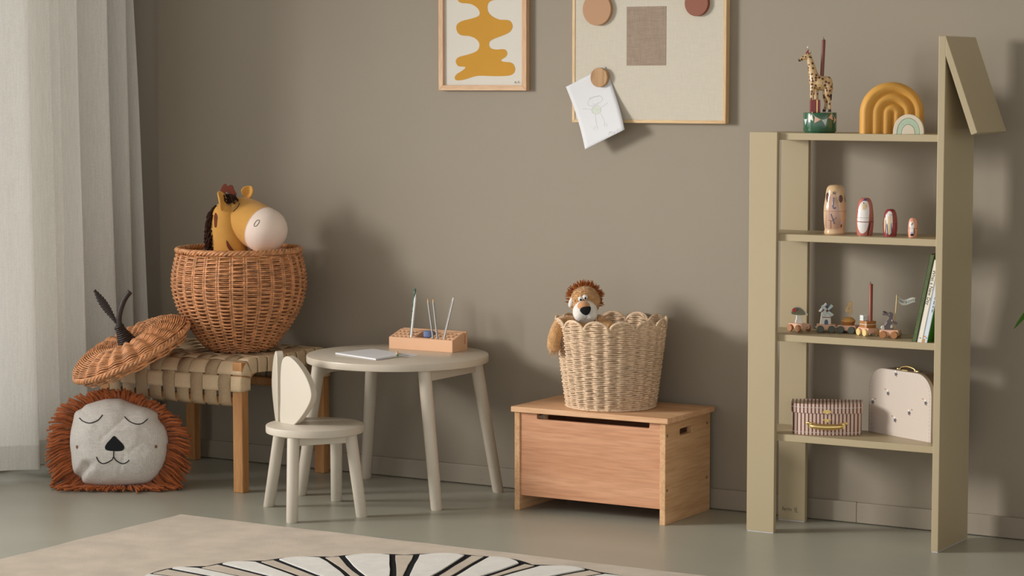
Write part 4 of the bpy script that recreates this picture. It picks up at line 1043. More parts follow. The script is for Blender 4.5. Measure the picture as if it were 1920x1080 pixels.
def dpt(u, v, lift=0.0):
    x = u * math.cos(DA) + v * math.sin(DA) * -1; z = u * math.sin(DA) * -1 * -1 + v * math.cos(DA)
    x = u * math.cos(-DA) - v * math.sin(-DA); z = u * math.sin(-DA) + v * math.cos(-DA)
    out = -0.0003 - 0.035 * max(0.0, (0.07 - v) / 0.18) ** 2
    return Vector((x, out - lift, z))
pw, ph = 0.157, 0.219
MB().grid(lambda a, b: dpt((a - 0.5) * pw, (b - 0.5) * ph), 12, 24).build('sheet', 'paper', dw, smooth=180, solid=0.0004)
def dxy(cx_, cy_):                            # drawing coordinates read off the sheet
    X = (1040 + cx_ / 6.75 - 1115.0) / 508.0; Z = (202.0 - (130 + cy_ / 6.75)) / 590.0
    return (X * math.cos(-DA) + Z * math.sin(-DA), -X * math.sin(-DA) + Z * math.cos(-DA))
def dstroke(mb, pts, closed=False, r=0.00032):
    P = crom([(*dxy(*p), 0) for p in pts], 5, closed); mb.tube([dpt(p.x, p.y, 0.0004) for p in P], r, 4, closed=closed)
g = MB()
dstroke(g, [(480 + 95 * math.cos(t) * 0.97 - 18 * math.sin(t), 397 + 60 * math.sin(t) - 18 * math.cos(t)) for t in [2 * PI * k / 12 for k in range(12)]], True)
dstroke(g, [(447, 433), (470, 438), (500, 432), (530, 408)]); dstroke(g, [(442, 392), (443, 396)], r=0.0007); dstroke(g, [(503, 377), (504, 381)], r=0.0007)
for k in range(9): dstroke(g, [(405 + 16 * k, 372 - 5 * k + (abs(k - 4) * 1.5)), (408 + 16 * k, 352 - 4 * k)])
dstroke(g, [(505 + 60 * math.cos(t), 510 + 55 * math.sin(t)) for t in [2 * PI * k / 12 for k in range(12)]], True)
dstroke(g, [(447, 510), (400, 502), (340, 496), (328, 492)]); dstroke(g, [(340, 496), (335, 506)]); dstroke(g, [(570, 475), (610, 445), (637, 425), (642, 418)]); dstroke(g, [(637, 425), (630, 418)])
dstroke(g, [(497, 565), (510, 640), (532, 712)]); dstroke(g, [(560, 550), (605, 620), (635, 690)])
dstroke(g, [(487, 740), (515, 722), (548, 735), (540, 755), (510, 758)], True); dstroke(g, [(625, 690), (650, 685), (668, 695), (655, 715), (635, 715)], True)
dstroke(g, [(705, 825), (712, 782), (724, 805), (738, 778), (745, 808)]); dstroke(g, [(770, 785), (760, 798), (775, 800), (780, 782), (786, 798)]); dstroke(g, [(815, 745), (812, 775), (820, 784)]); dstroke(g, [(805, 758), (825, 752)]); dstroke(g, [(852, 740), (838, 748), (850, 762), (840, 772)])
g.build('pencil_lines', 'pencil_grey', dw)
gs = patch([dxy(505 + 56 * math.cos(2 * PI * k / 20), 512 + 50 * math.sin(2 * PI * k / 20)) for k in range(20)], lambda u, v: dpt(u, v, 0.00035)); gs.build('green_shirt', 'crayon_green', dw)

# ------------------------------------------------------------------ house-shaped bookcase
sx0, sy0 = -2.69, 6.56
bk = thing('bookcase', 'khaki house shaped open bookcase with four shelves by the wall', 'bookcase', (sx0, sy0, 0))
def lb(X0, X1, Y0, Y1, z0, z1): return MB().box(X0 - sx0, X1 - sx0, Y0 - sy0, Y1 - sy0, z0, z1)
lb(-2.994, -2.9045, 6.453, 6.471, 0.0025, 1.2025).build('post', 'khaki', bk, bevel=0.0015)
p2 = lb(-2.987, -2.897, 6.668, 6.686, 0.0025, 1.1795).build('post', 'khaki', bk, bevel=0.0015)
lb(-2.3965, -2.3755, 6.4245, 6.672, 0.0025, 1.480).build('side_panel', 'khaki', bk, bevel=0.0015)
fe = MB(); fe.box(-2.992 - sx0, -2.9065 - sx0, 6.4545 - sy0, 6.4695 - sy0, 0.0, 0.003); fe.box(-2.985 - sx0, -2.899 - sx0, 6.6695 - sy0, 6.6845 - sy0, 0.0, 0.003); fe.box(-2.395 - sx0, -2.377 - sx0, 6.426 - sy0, 6.6705 - sy0, 0.0, 0.003)
fe.build('felt_pads', 'felt_grey', bk)
for k, z in enumerate((1.2, 0.9, 0.6, 0.3)):
    lb(-2.990, -2.3965, 6.471, 6.668 if k else 6.686, z - 0.0205, z).build('shelf', 'khaki', bk, bevel=0.0012)
rf = [(-2.376, 1.4800), (-2.2785, 1.2080), (-2.2965, 1.2015), (-2.376, 1.4250)]
MB().prism([(x - sx0, z) for x, z in rf], 6.4245 - sy0, 6.672 - sy0, lambda u, v, y: (u, y, v)).build('roof_panel', 'khaki', bk, bevel=0.0012)
t_ = mapped(text_mesh('ferm', 0.017), lambda x, y, z: (-2.9565 - sx0 + x, 6.6676 - sy0 + z, 0.036 + y)); t_.build('printed_name', 'ink', p2, fix=False)
em = MB(); c0 = (-2.927 - sx0, 0.0345)
em.tube([(c0[0] + 0.0038 * math.cos(t), 6.6677 - sy0, c0[1] + 0.0046 + 0.0036 * math.sin(t)) for t in [2 * PI * k / 16 for k in range(16)]], 0.0006, 4, closed=True)
em.tube([(c0[0] - 0.006, 6.6677 - sy0, c0[1] + 0.003), (c0[0], 6.6677 - sy0, c0[1] + 0.0015), (c0[0] + 0.004, 6.6677 - sy0, c0[1] - 0.003)], 0.0006, 4)
em.tube([(c0[0] - 0.006, 6.6677 - sy0, c0[1] - 0.006), (c0[0] - 0.001, 6.6677 - sy0, c0[1] - 0.0035), (c0[0] + 0.003, 6.6677 - sy0, c0[1] - 0.0055), (c0[0] + 0.008, 6.6677 - sy0, c0[1] - 0.0065)], 0.0006, 4)
em.build('printed_emblem', 'ink', p2)

# ------------------------------------------------------------------ giraffe candle holder (top shelf)
gi = thing('giraffe_candle_holder', 'painted giraffe figurine on green drum holding a brown candle', 'candle holder', (-2.8108, 6.550, 1.2), YAW)
gx = lambda px: (px - 1537.0) / 631.0
gz = lambda py: (248.0 - py) / 631.0
def gp(px, py, y=0.0): return Vector((gx(px), y, gz(py)))
MB().lathe([(0.045, 0.0), (0.046, 0.003), (0.0485, 0.004), (0.0492, 0.006), (0.0498, 0.058), (0.049, 0.060), (0.0, 0.060)], 56, cap=False).build('drum', 'drum', gi, smooth=35)
def drum_pt(px, py, lift=0.0004):
    x = gx(px); r = 0.0497 + lift; x = max(-r * 0.999, min(r * 0.999, x)); return Vector((x, -math.sqrt(r * r - x * x), gz(py)))
def flag(pts, m):
    A, B_, C_ = pts; mb = MB(); n = 6; vs_ = []; fs_ = []
    for i in range(n + 1):
        for j in range(n + 1 - i):
            a, b_ = i / n, j / n; vs_.append(drum_pt(A[0] + (B_[0] - A[0]) * a + (C_[0] - A[0]) * b_, A[1] + (B_[1] - A[1]) * a + (C_[1] - A[1]) * b_))
    idx = {}; c = 0
    for i in range(n + 1):
        for j in range(n + 1 - i): idx[(i, j)] = c; c += 1
    for i in range(n):
        for j in range(n - i):
            fs_.append((idx[(i, j)], idx[(i + 1, j)], idx[(i, j + 1)]))
            if j < n - i - 1: fs_.append((idx[(i + 1, j)], idx[(i + 1, j + 1)], idx[(i, j + 1)]))
    mb.add(vs_, fs_); mb.build('pennant', m, gi, smooth=180)
flag([(1506.3, 222.5), (1511, 222), (1508.3, 233.5)], 'flag_b'); flag([(1512.5, 220.5), (1519, 213), (1521, 225.5)], 'flag_w'); flag([(1524, 217), (1523, 229.5), (1535, 223)], 'flag_p')
flag([(1536.5, 223.5), (1547, 221.5), (1543.5, 234.5)], 'flag_b'); flag([(1549.5, 219.5), (1556, 211.5), (1558.5, 224)], 'flag_p'); flag([(1561, 218), (1560, 230), (1565.5, 223.5)], 'flag_p')
MB().tube([drum_pt(*p, 0.0002) for p in [(1505.8, 222), (1512, 220.5), (1519, 211), (1524, 217.5), (1530, 222.5), (1539, 223.5), (1548, 220.5), (1556, 211), (1561, 218.5), (1567, 223)]], 0.0005, 4).build('pennant_cord', 'flag_w', gi)
gb = MB()
gb.ell(gp(1537.5, 155), (0.0285, 0.0205, 0.0225), 20, 14, Matrix.Rotation(math.radians(8), 4, 'Y')); gb.ell(gp(1526, 150), (0.0165, 0.0175, 0.0205), 16, 12); gb.ell(gp(1550, 156), (0.0165, 0.019, 0.0225), 16, 12)
gb.tube(crom([gp(1526, 150), gp(1523, 136), gp(1519.5, 122), gp(1516.5, 110), gp(1515, 103)], 4), [0.0175 - 0.0100 * min(1, k / 15) ** 0.7 for k in range(17)], 14)
gb.tube(crom([gp(1516, 104), gp(1510, 106), gp(1503, 109.5), gp(1497.5, 112.5)], 4), [0.0075, 0.0082, 0.0084, 0.0084, 0.008, 0.0074, 0.0068, 0.0062, 0.0058, 0.0055, 0.0052, 0.0048, 0.004], 12)
for pts, rr_ in (([(1522, 158, -0.008), (1521.5, 172, -0.009), (1521.5, 187, -0.009)], 0.0076), ([(1529, 162, 0.009), (1530, 175, 0.008), (1530, 187, 0.006)], 0.0076),
                 ([(1552, 160, -0.008), (1549.5, 176, -0.009), (1553, 188, -0.009), (1554, 205, -0.009)], 0.0100), ([(1550, 160, 0.008), (1547, 180, 0.009), (1549, 192, 0.009), (1546.5, 206, 0.008)], 0.0092)):
    P_ = crom([gp(*p) for p in pts], 5); gb.tube(P_, [rr_ * (1.25 - 0.75 * min(1.0, k / (len(P_) * 0.62))) if len(pts) > 3 else rr_ * (1.1 - 0.25 * k / len(P_)) for k in range(len(P_))], 10)
gb.tube(crom([gp(1556, 148, 0.0), gp(1559.5, 158, 0.0), gp(1559, 170, 0.0), gp(1557, 178, 0)], 4), 0.0026, 8)
gb.build('body', 'giraffe', gi, remesh=0.0017)
ge = MB(); ge.ell(gp(1517.5, 100, -0.004), (0.0022, 0.002, 0.005), 10, 8, Matrix.Rotation(math.radians(25), 4, 'Y')); ge.ell(gp(1516, 100, 0.006), (0.0022, 0.002, 0.005), 10, 8, Matrix.Rotation(math.radians(25), 4, 'Y')); ge.build('ears', 'giraffe', gi, smooth=180)
gh = MB(); gh.ell(gp(1498, 112.5), (0.0048, 0.0042, 0.0042), 12, 8); gh.tube([gp(1557.5, 176), gp(1556.5, 187)], [0.0028, 0.0032], 8)
gh.lathe([(0.0052, 0.0), (0.004, 0.008)], 10, Matrix.Translation(gp(1554.3, 209, -0.009))); gh.lathe([(0.0052, 0.0), (0.004, 0.008)], 10, Matrix.Translation(gp(1545.5, 209, 0.008)))
gh.build('hooves_and_nose', 'hoof', gi, smooth=180)
MB().box(gx(1518.5), gx(1536.5), -0.014, 0.014, 0.060, gz(186.5)).build('gift_box', 'gift_red', gi, bevel=0.0008)
gr = MB(); gr.box(gx(1529.5), gx(1531), -0.0144, 0.0144, 0.060, gz(186.2)); gr.build('ribbon', 'gold', gi)
MB().lathe([(0.0056, 0.0), (0.0008, 0.0155)], 14, Matrix.Translation(gp(1511.5, 101.5)) @ Matrix.Rotation(math.radians(16), 4, 'Y')).build('party_hat', 'hat', gi, smooth=40)
MB().ell(gp(1513.2, 88.5), 0.0032, 10, 8).build('pompom', 'chalk', gi, smooth=180)
MB().tube([gp(1539.5, 150), gp(1540, 142), gp(1542.5, 76), gp(1542.7, 74)], [0.0058, 0.0058, 0.0056, 0.0045], 16).build('candle', 'candle', gi, smooth=40)
MB().tube([gp(1542.7, 74.5), gp(1542.5, 71.5), gp(1541.5, 69.5)], 0.0008, 5).build('wick', 'thread', gi)
MB().ell(gp(1519, 209.5, -0.045), 0.0022, 8, 6).build('bead', 'gold', gi, smooth=180)

# ------------------------------------------------------------------ rainbows (top shelf)
ra = thing('arch_ornament', 'large mustard ceramic rainbow arch with rounded ridges', 'ornament', (-2.5948, 6.575, 1.2), YAW - math.radians(6))
RR, LEG = 0.0915, 0.0585
def archpt(t, d):                              # t 0..1 around the arch, d distance from its centre line
    Ltot = LEG * 2 + PI * 0.06; s = t * Ltot
    if s < LEG: return (d, s)
    if s > LEG + PI * 0.06: return (-d, Ltot - s)
    a = (s - LEG) / 0.06; return (d * math.cos(a), LEG + d * math.sin(a))
def archf(u, v):
    n_front = 0.72
    if v < n_front:
        d = RR * v / n_front; k = d / (RR / 3); fr = (k % 1.0) if k < 3 else 1.0
        w_ = 0.0275 + 0.0105 * abs(math.sin(PI * fr)) ** 0.75
        if k > 2.5: w_ = 0.0385 * (max(0, 1 - ((k - 2.5) / 0.5) ** 2.4)) ** 0.6 * 0.5 + 0.0385 * 0.5
        x, z = archpt(u, d); return (x, -w_, z)
    t = (v - n_front) / (1 - n_front); x, z = archpt(u, RR); return (x, -0.0192 + t * (0.0192 + 0.036), z)
g = MB(); g.grid(archf, 64, 90)
g.prism([(x, z) for x, z in [archpt(k / 63, RR) for k in range(64)]], 0.034, 0.036, lambda u, v, y: (u, y, v))
g.build('arch_body', 'mustard', ra, smooth=180)
sr_ = thing('rainbow_stacker', 'small cream and mint wooden rainbow in front of mustard arch', 'toy', (-2.5115, 6.500, 1.2), YAW - math.radians(14))
def para(w_, h, n=28): return [(w_ * math.cos(PI * k / n), h * math.sin(PI * k / n) ** 0.85) for k in range(n + 1)]
def arch_piece(wo, ho_2, wi, hi, m, name, y0_, y1_):
    o_ = para(wo, ho_2); i_ = para(wi, hi)[::-1] if wi else []
    MB().prism(o_ + i_, y0_, y1_, lambda u, v, y: (u, y, v)).build(name, m, sr_, smooth=40, bevel=0.0008)
arch_piece(0.0440, 0.0575, 0.0330, 0.0465, 'cream_wood', 'outer_arch', -0.016, 0.016)
arch_piece(0.0322, 0.0457, 0.0195, 0.0285, 'mint', 'middle_arch', -0.0155, 0.0155)
arch_piece(0.0187, 0.0277, 0, 0, 'cream_wood', 'inner_arch', -0.0158, 0.0155)

# ------------------------------------------------------------------ nesting dolls (second shelf)
def doll(label, x, y, rad_, h, prof_, m, decals, rz=0.0):
    t = thing('nesting_doll', label, 'doll', (x, y, 0.9), YAW + rz, 'nesting dolls on the second shelf')
    P = [(p.x, p.y) for p in crom([(r * rad_, z * h, 0) for r, z in prof_], 4)]
    MB().lathe([(0, 0)] + P, 48, cap=False).build('body', m, t, smooth=60)
    def at(u, v, lift=0.0004):
        z = v * h; r = None
        for (r0, z0_), (r1, z1_) in zip(P, P[1:]):
            if min(z0_, z1_) <= z <= max(z0_, z1_) and z1_ != z0_: r = r0 + (r1 - r0) * (z - z0_) / (z1_ - z0_); break
        r = (r if r else 0.002) + lift * 2.0; x_ = max(-0.998 * r, min(0.998 * r, u * rad_)); return Vector((x_, -math.sqrt(max(1e-10, r * r - x_ * x_)), z))
    for nm, m2, kind_, pts, *rest in decals:
        if kind_ == 'p':
            lift = rest[0] if rest else 0.0004; patch(cr2(pts, 4), lambda u, v: at(u, v, lift), rings=4).build(nm, m2, t, smooth=180)
        else:
            r_ = rest[0] if rest else 0.0006; P3 = crom([(u, v, 0) for u, v in pts], 4); MB().tube([at(p.x, p.y, 0.0006) for p in P3], r_, 5).build(nm, m2, t, smooth=180)
    MB().tube([((at(0, 0.47).y * -1) * math.cos(2 * PI * k / 40), (at(0, 0.47).y * -1) * math.sin(2 * PI * k / 40), 0.47 * h) for k in range(40)], 0.0003, 4, closed=True).build('joint', 'doll_brown', t)
    return t
egg = [(0.84, 0.0), (0.87, 0.015), (0.93, 0.10), (0.99, 0.26), (1.0, 0.40), (0.985, 0.52), (0.93, 0.68), (0.84, 0.82), (0.68, 0.925), (0.42, 0.985), (0.0, 1.0)]
big = [(0.86, 0.0), (0.92, 0.012), (0.94, 0.05), (0.90, 0.09), (0.90, 0.11), (0.97, 0.25), (1.0, 0.42), (0.97, 0.58), (0.86, 0.74), (0.82, 0.84), (0.72, 0.93), (0.48, 0.985), (0.0, 1.0)]
el2 = lambda cx_, cy_, rx, ry, n=12, rot_=0.0: [(cx_ + rx * math.cos(2 * PI * k / n) * math.cos(rot_) - ry * math.sin(2 * PI * k / n) * math.sin(rot_), cy_ + (rx * math.cos(2 * PI * k / n) * math.sin(rot_) + ry * math.sin(2 * PI * k / n) * math.cos(rot_))) for k in range(n)]
doll('tallest nesting doll, glossy beige with tan belly and blue strokes', -2.7568, 6.545, 0.0338, 0.148, big, 'doll_beige',
     [('belly', 'doll_tan', 'p', [(-0.86, 0.13), (-0.3, 0.12), (0.3, 0.14), (0.36, 0.3), (0.28, 0.44), (0.2, 0.56), (0.05, 0.72), (-0.15, 0.82), (-0.5, 0.80), (-0.78, 0.62), (-0.88, 0.4)]),
      ('ear_patch', 'doll_brown', 'p', el2(0.38, 0.72, 0.19, 0.075)), ('ear_patch', 'doll_brown', 'p', el2(-0.74, 0.74, 0.10, 0.10)), ('ear_patch', 'doll_brown', 'p', el2(0.86, 0.72, 0.06, 0.07)),
      ('nose_line', 'doll_blue', 's', [(-0.25, 0.745), (-0.33, 0.64), (-0.33, 0.555), (-0.2, 0.525), (-0.08, 0.555)], 0.0014), ('belly_line', 'doll_blue', 's', [(-0.5, 0.42), (-0.35, 0.32), (-0.2, 0.22)], 0.0013),
      ('thin_line', 'doll_brown', 's', [(-0.7, 0.29), (-0.4, 0.28), (-0.15, 0.32), (-0.02, 0.35)], 0.0005), ('thin_line', 'doll_brown', 's', [(-0.5, 0.28), (-0.47, 0.13)], 0.0005),
      ('brow', 'doll_black', 's', [(-0.33, 0.86), (-0.3, 0.82), (-0.22, 0.83), (-0.18, 0.87), (-0.2, 0.83), (-0.12, 0.81), (-0.08, 0.85)], 0.0007), ('lilac_dot', 'doll_lilac', 'p', el2(0.42, 0.24, 0.07, 0.035), 0.0007), ('dark_dot', 'doll_black', 'p', el2(0.45, 0.18, 0.06, 0.03, 12, 0.5), 0.0008)])
doll('second nesting doll, dusty pink penguin with a white front', -2.6600, 6.540, 0.0258, 0.112, egg, 'doll_pink',
     [('front', 'doll_white', 'p', [(-0.35, 0.06), (0.0, 0.12), (0.2, 0.25), (0.33, 0.45), (0.36, 0.7), (0.2, 0.88), (-0.15, 0.92), (-0.6, 0.85), (-0.82, 0.66), (-0.93, 0.4), (-0.85, 0.2), (-0.6, 0.08)]),
      ('cap', 'doll_blue', 'p', [(-0.32, 0.93), (-0.1, 0.975), (0.12, 0.93), (-0.1, 0.915)], 0.0008), ('beak', 'doll_sand', 'p', [(-0.36, 0.84), (0.05, 0.8), (0.0, 0.72), (-0.38, 0.68)], 0.0008), ('eye', 'doll_black', 'p', el2(-0.28, 0.86, 0.05, 0.018), 0.0009),
      ('foot', 'doll_black', 'p', el2(0.35, 0.19, 0.30, 0.055, 12, 0.9), 0.0008), ('tail', 'doll_rust', 'p', el2(0.42, 0.46, 0.09, 0.12), 0.0008), ('belt', 'doll_red', 's', [(-0.94, 0.37), (-0.5, 0.365), (0.0, 0.365), (0.5, 0.365), (0.9, 0.37)], 0.0011)])
doll('third nesting doll, burgundy with a pale face and blue legs', -2.5785, 6.535, 0.0210, 0.081, egg, 'doll_red',
     [('front', 'doll_white', 'p', [(-0.7, 0.4), (-0.6, 0.12), (-0.1, 0.1), (0.15, 0.4), (0.15, 0.7), (0.05, 0.88), (-0.3, 0.92), (-0.6, 0.82), (-0.72, 0.6)]), ('beak', 'doll_sand', 'p', [(-0.42, 0.72), (-0.1, 0.72), (-0.08, 0.4), (-0.12, 0.14), (-0.48, 0.14), (-0.48, 0.4)], 0.0008),
      ('arm', 'doll_sand', 'p', el2(-0.86, 0.42, 0.08, 0.28), 0.0006), ('leg', 'doll_blue', 's', [(-0.62, 0.45), (-0.55, 0.25), (-0.48, 0.08)], 0.0014), ('leg', 'doll_blue', 's', [(-0.04, 0.48), (0.02, 0.28), (0.06, 0.1)], 0.0016), ('eye', 'doll_black', 'p', el2(-0.02, 0.79, 0.035, 0.02), 0.0009), ('eye', 'doll_black', 'p', el2(-0.2, 0.79, 0.03, 0.02), 0.0009)])
doll('smallest nesting doll, glossy rose with a dark painted front', -2.5065, 6.530, 0.0142, 0.057, egg, 'doll_rose',
     [('front', 'doll_white', 'p', [(-0.7, 0.25), (-0.5, 0.1), (0.05, 0.1), (0.15, 0.4), (0.05, 0.75), (-0.4, 0.82), (-0.72, 0.6)]), ('mask', 'doll_rust', 'p', el2(-0.3, 0.70, 0.22, 0.05, 12, 0.3), 0.0007), ('feet', 'doll_black', 'p', el2(-0.28, 0.14, 0.36, 0.06), 0.0008), ('lilac_band', 'doll_lilac', 'p', el2(-0.3, 0.23, 0.34, 0.05), 0.0007), ('arm', 'doll_brown', 'p', el2(0.1, 0.33, 0.1, 0.17), 0.0007)])

# ------------------------------------------------------------------ birthday train (third shelf)
def wagon(label, x, y, ang, wheels, L_=0.058, W_=0.036):
    t = thing('toy_wagon', label, 'toy train', (x, y, 0.6), ang, 'birthday train wagons on the third shelf')
    MB().box(-L_ / 2, L_ / 2, -W_ / 2, W_ / 2, 0.0075, 0.0245).build('chassis', 'wagon', t, bevel=0.003)
    for sx in (-1, 1):
        for sy in (-1, 1):
            T = Matrix.Translation((sx * L_ * 0.29, sy * (W_ / 2 + 0.0005), 0.0108)) @ Matrix.Rotation(sy * -PI / 2, 4, 'X')
            MB().lathe([(0.0, 0.0), (0.0105, 0.0), (0.0108, 0.001), (0.0108, 0.005), (0.010, 0.006), (0.0, 0.006)], 24, T, cap=False).build('wheel', wheels, t, smooth=40)
    for sx in (-1, 1):
        MB().lathe([(0.003, 0.0), (0.003, 0.003), (0.0018, 0.0036)], 12, Matrix.Translation((sx * L_ / 2, 0, 0.015)) @ Matrix.Rotation(sx * PI / 2, 4, 'Y')).build('magnet_coupler', 'steel', t, smooth=40)
    return t
w1 = wagon('train wagon with brown wheels carrying a green capped mushroom', -2.884, 6.580, math.radians(-22), 'wheel_brown')
w2 = wagon('train wagon with dark green wheels carrying a white windmill', -2.8035, 6.598, math.radians(22), 'wheel_green')
w3 = wagon('train wagon with dark green wheels carrying a cupcake and number four', -2.737, 6.610, math.radians(4), 'wheel_green')
w4 = wagon('train wagon with yellow wheels carrying brown gift boxes and candle', -2.6595, 6.573, math.radians(-33), 'wheel_yellow', 0.055)
w5 = wagon('train wagon with brown wheels carrying a grey rabbit with flag', -2.578, 6.548, math.radians(6), 'wheel_brown')
def upright(root, ang_extra=0.0):             # axes inside a wagon that face the room squarely
    a = YAW - root.rotation_euler.z + ang_extra
    return Vector((math.cos(a), math.sin(a), 0)), Vector((-math.sin(a), math.cos(a), 0))
def slab(root, pts, thick, m, name, ox=0.0, oz=0.0245, n=3, ya=0.0, ang=0.0, smooth_pts=True, yoff=0.0):
    k_ = root.get('figure_scale', 1.0); pts = [(u * k_, v * k_) for u, v in pts]; ox *= k_
    r_, f_ = upright(root, ang); out = cr2(pts, n) if smooth_pts else pts
    return MB().prism(out, -thick / 2 + yoff, thick / 2 + yoff, lambda u, v, d: r_ * (u + ox) + f_ * d + Vector((0, 0, v + oz))).build(name, m, root, smooth=40, bevel=0.0007)
for q_, k_ in ((w1, 1.22), (w2, 1.12), (w5, 1.22)): q_['figure_scale'] = k_
# mushroom
slab(w1, [(-0.008, 0.0), (0.009, 0.0), (0.006, 0.012), (0.005, 0.024), (-0.005, 0.024), (-0.006, 0.012)], 0.016, 'chalk', 'mushroom_stem', ox=-0.001)
slab(w1, [(-0.0165, 0.023), (0.015, 0.021), (0.013, 0.031), (0.004, 0.038), (-0.006, 0.040), (-0.015, 0.034)], 0.018, 'sage', 'mushroom_cap', ox=-0.002)
slab(w1, [(-0.008, 0.0405), (0.004, 0.0392), (0.0155, 0.030), (0.022, 0.021), (0.0165, 0.0205), (0.011, 0.030), (0.002, 0.037)], 0.0182, 'chalk', 'mushroom_cap_edge', ox=-0.001, yoff=0.002)
slab(w1, el2(-0.0105, 0.0335, 0.0062, 0.0048), 0.004, 'crimson', 'ladybird', ox=-0.002, yoff=-0.0105); slab(w1, el2(-0.0045, 0.0355, 0.0028, 0.0026), 0.004, 'navy', 'ladybird_head', ox=-0.002, yoff=-0.0108)
# windmill
slab(w2, [(-0.0165, 0.0), (0.012, 0.0), (0.0105, 0.03), (0.0025, 0.041), (-0.0045, 0.041), (-0.0125, 0.03)], 0.018, 'chalk', 'mill_tower', smooth_pts=False)
slab(w2, [(-0.017, 0.036), (0.0, 0.056), (0.0035, 0.056), (0.014, 0.036), (0.0105, 0.034), (0.001, 0.048), (-0.0135, 0.034)], 0.02, 'navy', 'mill_roof', smooth_pts=False, yoff=0.002)
slab(w2, [(-0.020, 0.034), (-0.016, 0.033), (0.001, 0.054), (-0.001, 0.057)], 0.02, 'chalk', 'roof_edge', smooth_pts=False, yoff=0.001)
slab(w2, [(-0.0055, 0.0), (0.0035, 0.0), (0.0035, 0.009), (-0.001, 0.0135), (-0.0055, 0.009)], 0.001, 'navy', 'mill_door', n=3, yoff=-0.0093)
slab(w2, [(-0.0125, 0.018), (0.0112, 0.018), (0.0112, 0.0198), (-0.0125, 0.0198)], 0.001, 'maroon', 'mill_band', smooth_pts=False, yoff=-0.0092)
for k in range(4):
    a = math.radians(48 + 90 * k); ca, sa = math.cos(a), math.sin(a)
    slab(w2, [(0.001 + ca * u - sa * v, 0.037 + sa * u + ca * v) for u, v in [(0.0025, -0.0028), (0.020, -0.0042), (0.020, 0.0042), (0.0025, 0.0028)]], 0.0022, 'ice', 'mill_blade', smooth_pts=False, yoff=-0.0115 - 0.0003 * (k % 2))
slab(w2, el2(0.001, 0.037, 0.0032, 0.0032), 0.003, 'maroon', 'mill_hub', yoff=-0.0135)
# cupcake and number four
r3, f3 = upright(w3); 
cpf = [(0.0, 0.0), (0.0135, 0.0), (0.0170, 0.0085), (0.0178, 0.0092)]
cpb = MB(); vv = []; 
for r_, z in ((0.0160, 0.0), (0.0198, 0.0100)):
    vv.append([(r_ * (1 + 0.045 * (k % 2)) * math.cos(2 * PI * k / 48), r_ * (1 + 0.045 * (k % 2)) * math.sin(2 * PI * k / 48), 0.0245 + z) for k in range(48)])
cpb.add([p for q in vv for p in q], [tuple(range(48)), tuple(range(48, 96))] + [(k, (k + 1) % 48, 48 + (k + 1) % 48, 48 + k) for k in range(48)])
cpb.build('cupcake_case', 'cake', w3)
MB().lathe([(0.0195, 0.0345), (0.0215, 0.0358), (0.0215, 0.038), (0.0188, 0.0398), (0.0160, 0.0438), (0.0105, 0.047), (0.0, 0.0485)], 32, cap=False).build('cupcake_top', 'cake_top', w3, smooth=40)
tn = text_mesh('4', 0.040)
tn = mapped(tn, lambda x, y, z: (x, y, z)); ys = [v[1] for v in tn.v]; xs_ = [v[0] for v in tn.v]; mnx, mxx, mny, mxy = min(xs_), max(xs_), min(ys), max(ys)
f4 = MB()
O4 = [(u * 1.38, v * 1.45) for u, v in [(0.002, 0.0), (0.0075, 0.0), (0.0075, 0.0055), (0.0095, 0.0055), (0.0095, 0.0095), (0.0075, 0.0095), (0.0075, 0.0265), (0.0005, 0.0275), (-0.0065, 0.0105), (-0.0065, 0.0055), (0.002, 0.0055)]]
r_, f_ = r3, f3
o4 = MB().prism(O4, -0.0035, 0.0035, lambda u, v, d: r_ * u + f_ * d + Vector((0, 0, 0.056 + v))).build('number_four', 'maple', w3)
ck = MB().prism([(0.0030, 0.0148), (0.0030, 0.0275), (-0.0024, 0.0148)], -0.01, 0.01, lambda u, v, d: r_ * u + f_ * d + Vector((0, 0, 0.056 + v))); cut(o4, ck)
MB().tube([Vector((0, 0, 0.044)) + r_ * 0.0038, Vector((0, 0, 0.058)) + r_ * 0.0045], 0.0026, 10).build('number_peg', 'maple', w3, smooth=40)
# gifts and candle
MB().box(-0.0185, 0.0185, -0.0165, 0.0165, 0.0245, 0.0440).build('gift_box', 'kraft', w4, bevel=0.0006)
rbn = MB(); rbn.box(-0.0188, 0.0188, -0.0168, 0.0168, 0.0335, 0.0350); rbn.box(0.0105, 0.0120, -0.0168, 0.0168, 0.0245, 0.0443); rbn.build('gift_ribbon', 'chalk', w4)
MB().box(-0.0185, -0.0010, -0.0165, 0.0030, 0.0442, 0.0605).build('small_gift', 'gift_white', w4, bevel=0.0008)
MB().tube([(0.008, 0.004, 0.043), (0.008, 0.004, 0.153), (0.008, 0.004, 0.1545)], [0.0056, 0.0056, 0.0045], 16).build('candle', 'candle_rust', w4, smooth=40)
MB().tube([(0.008, 0.004, 0.154), (0.007, 0.003, 0.158), (0.005, 0.002, 0.1605)], 0.0008, 5).build('wick', 'thread', w4)
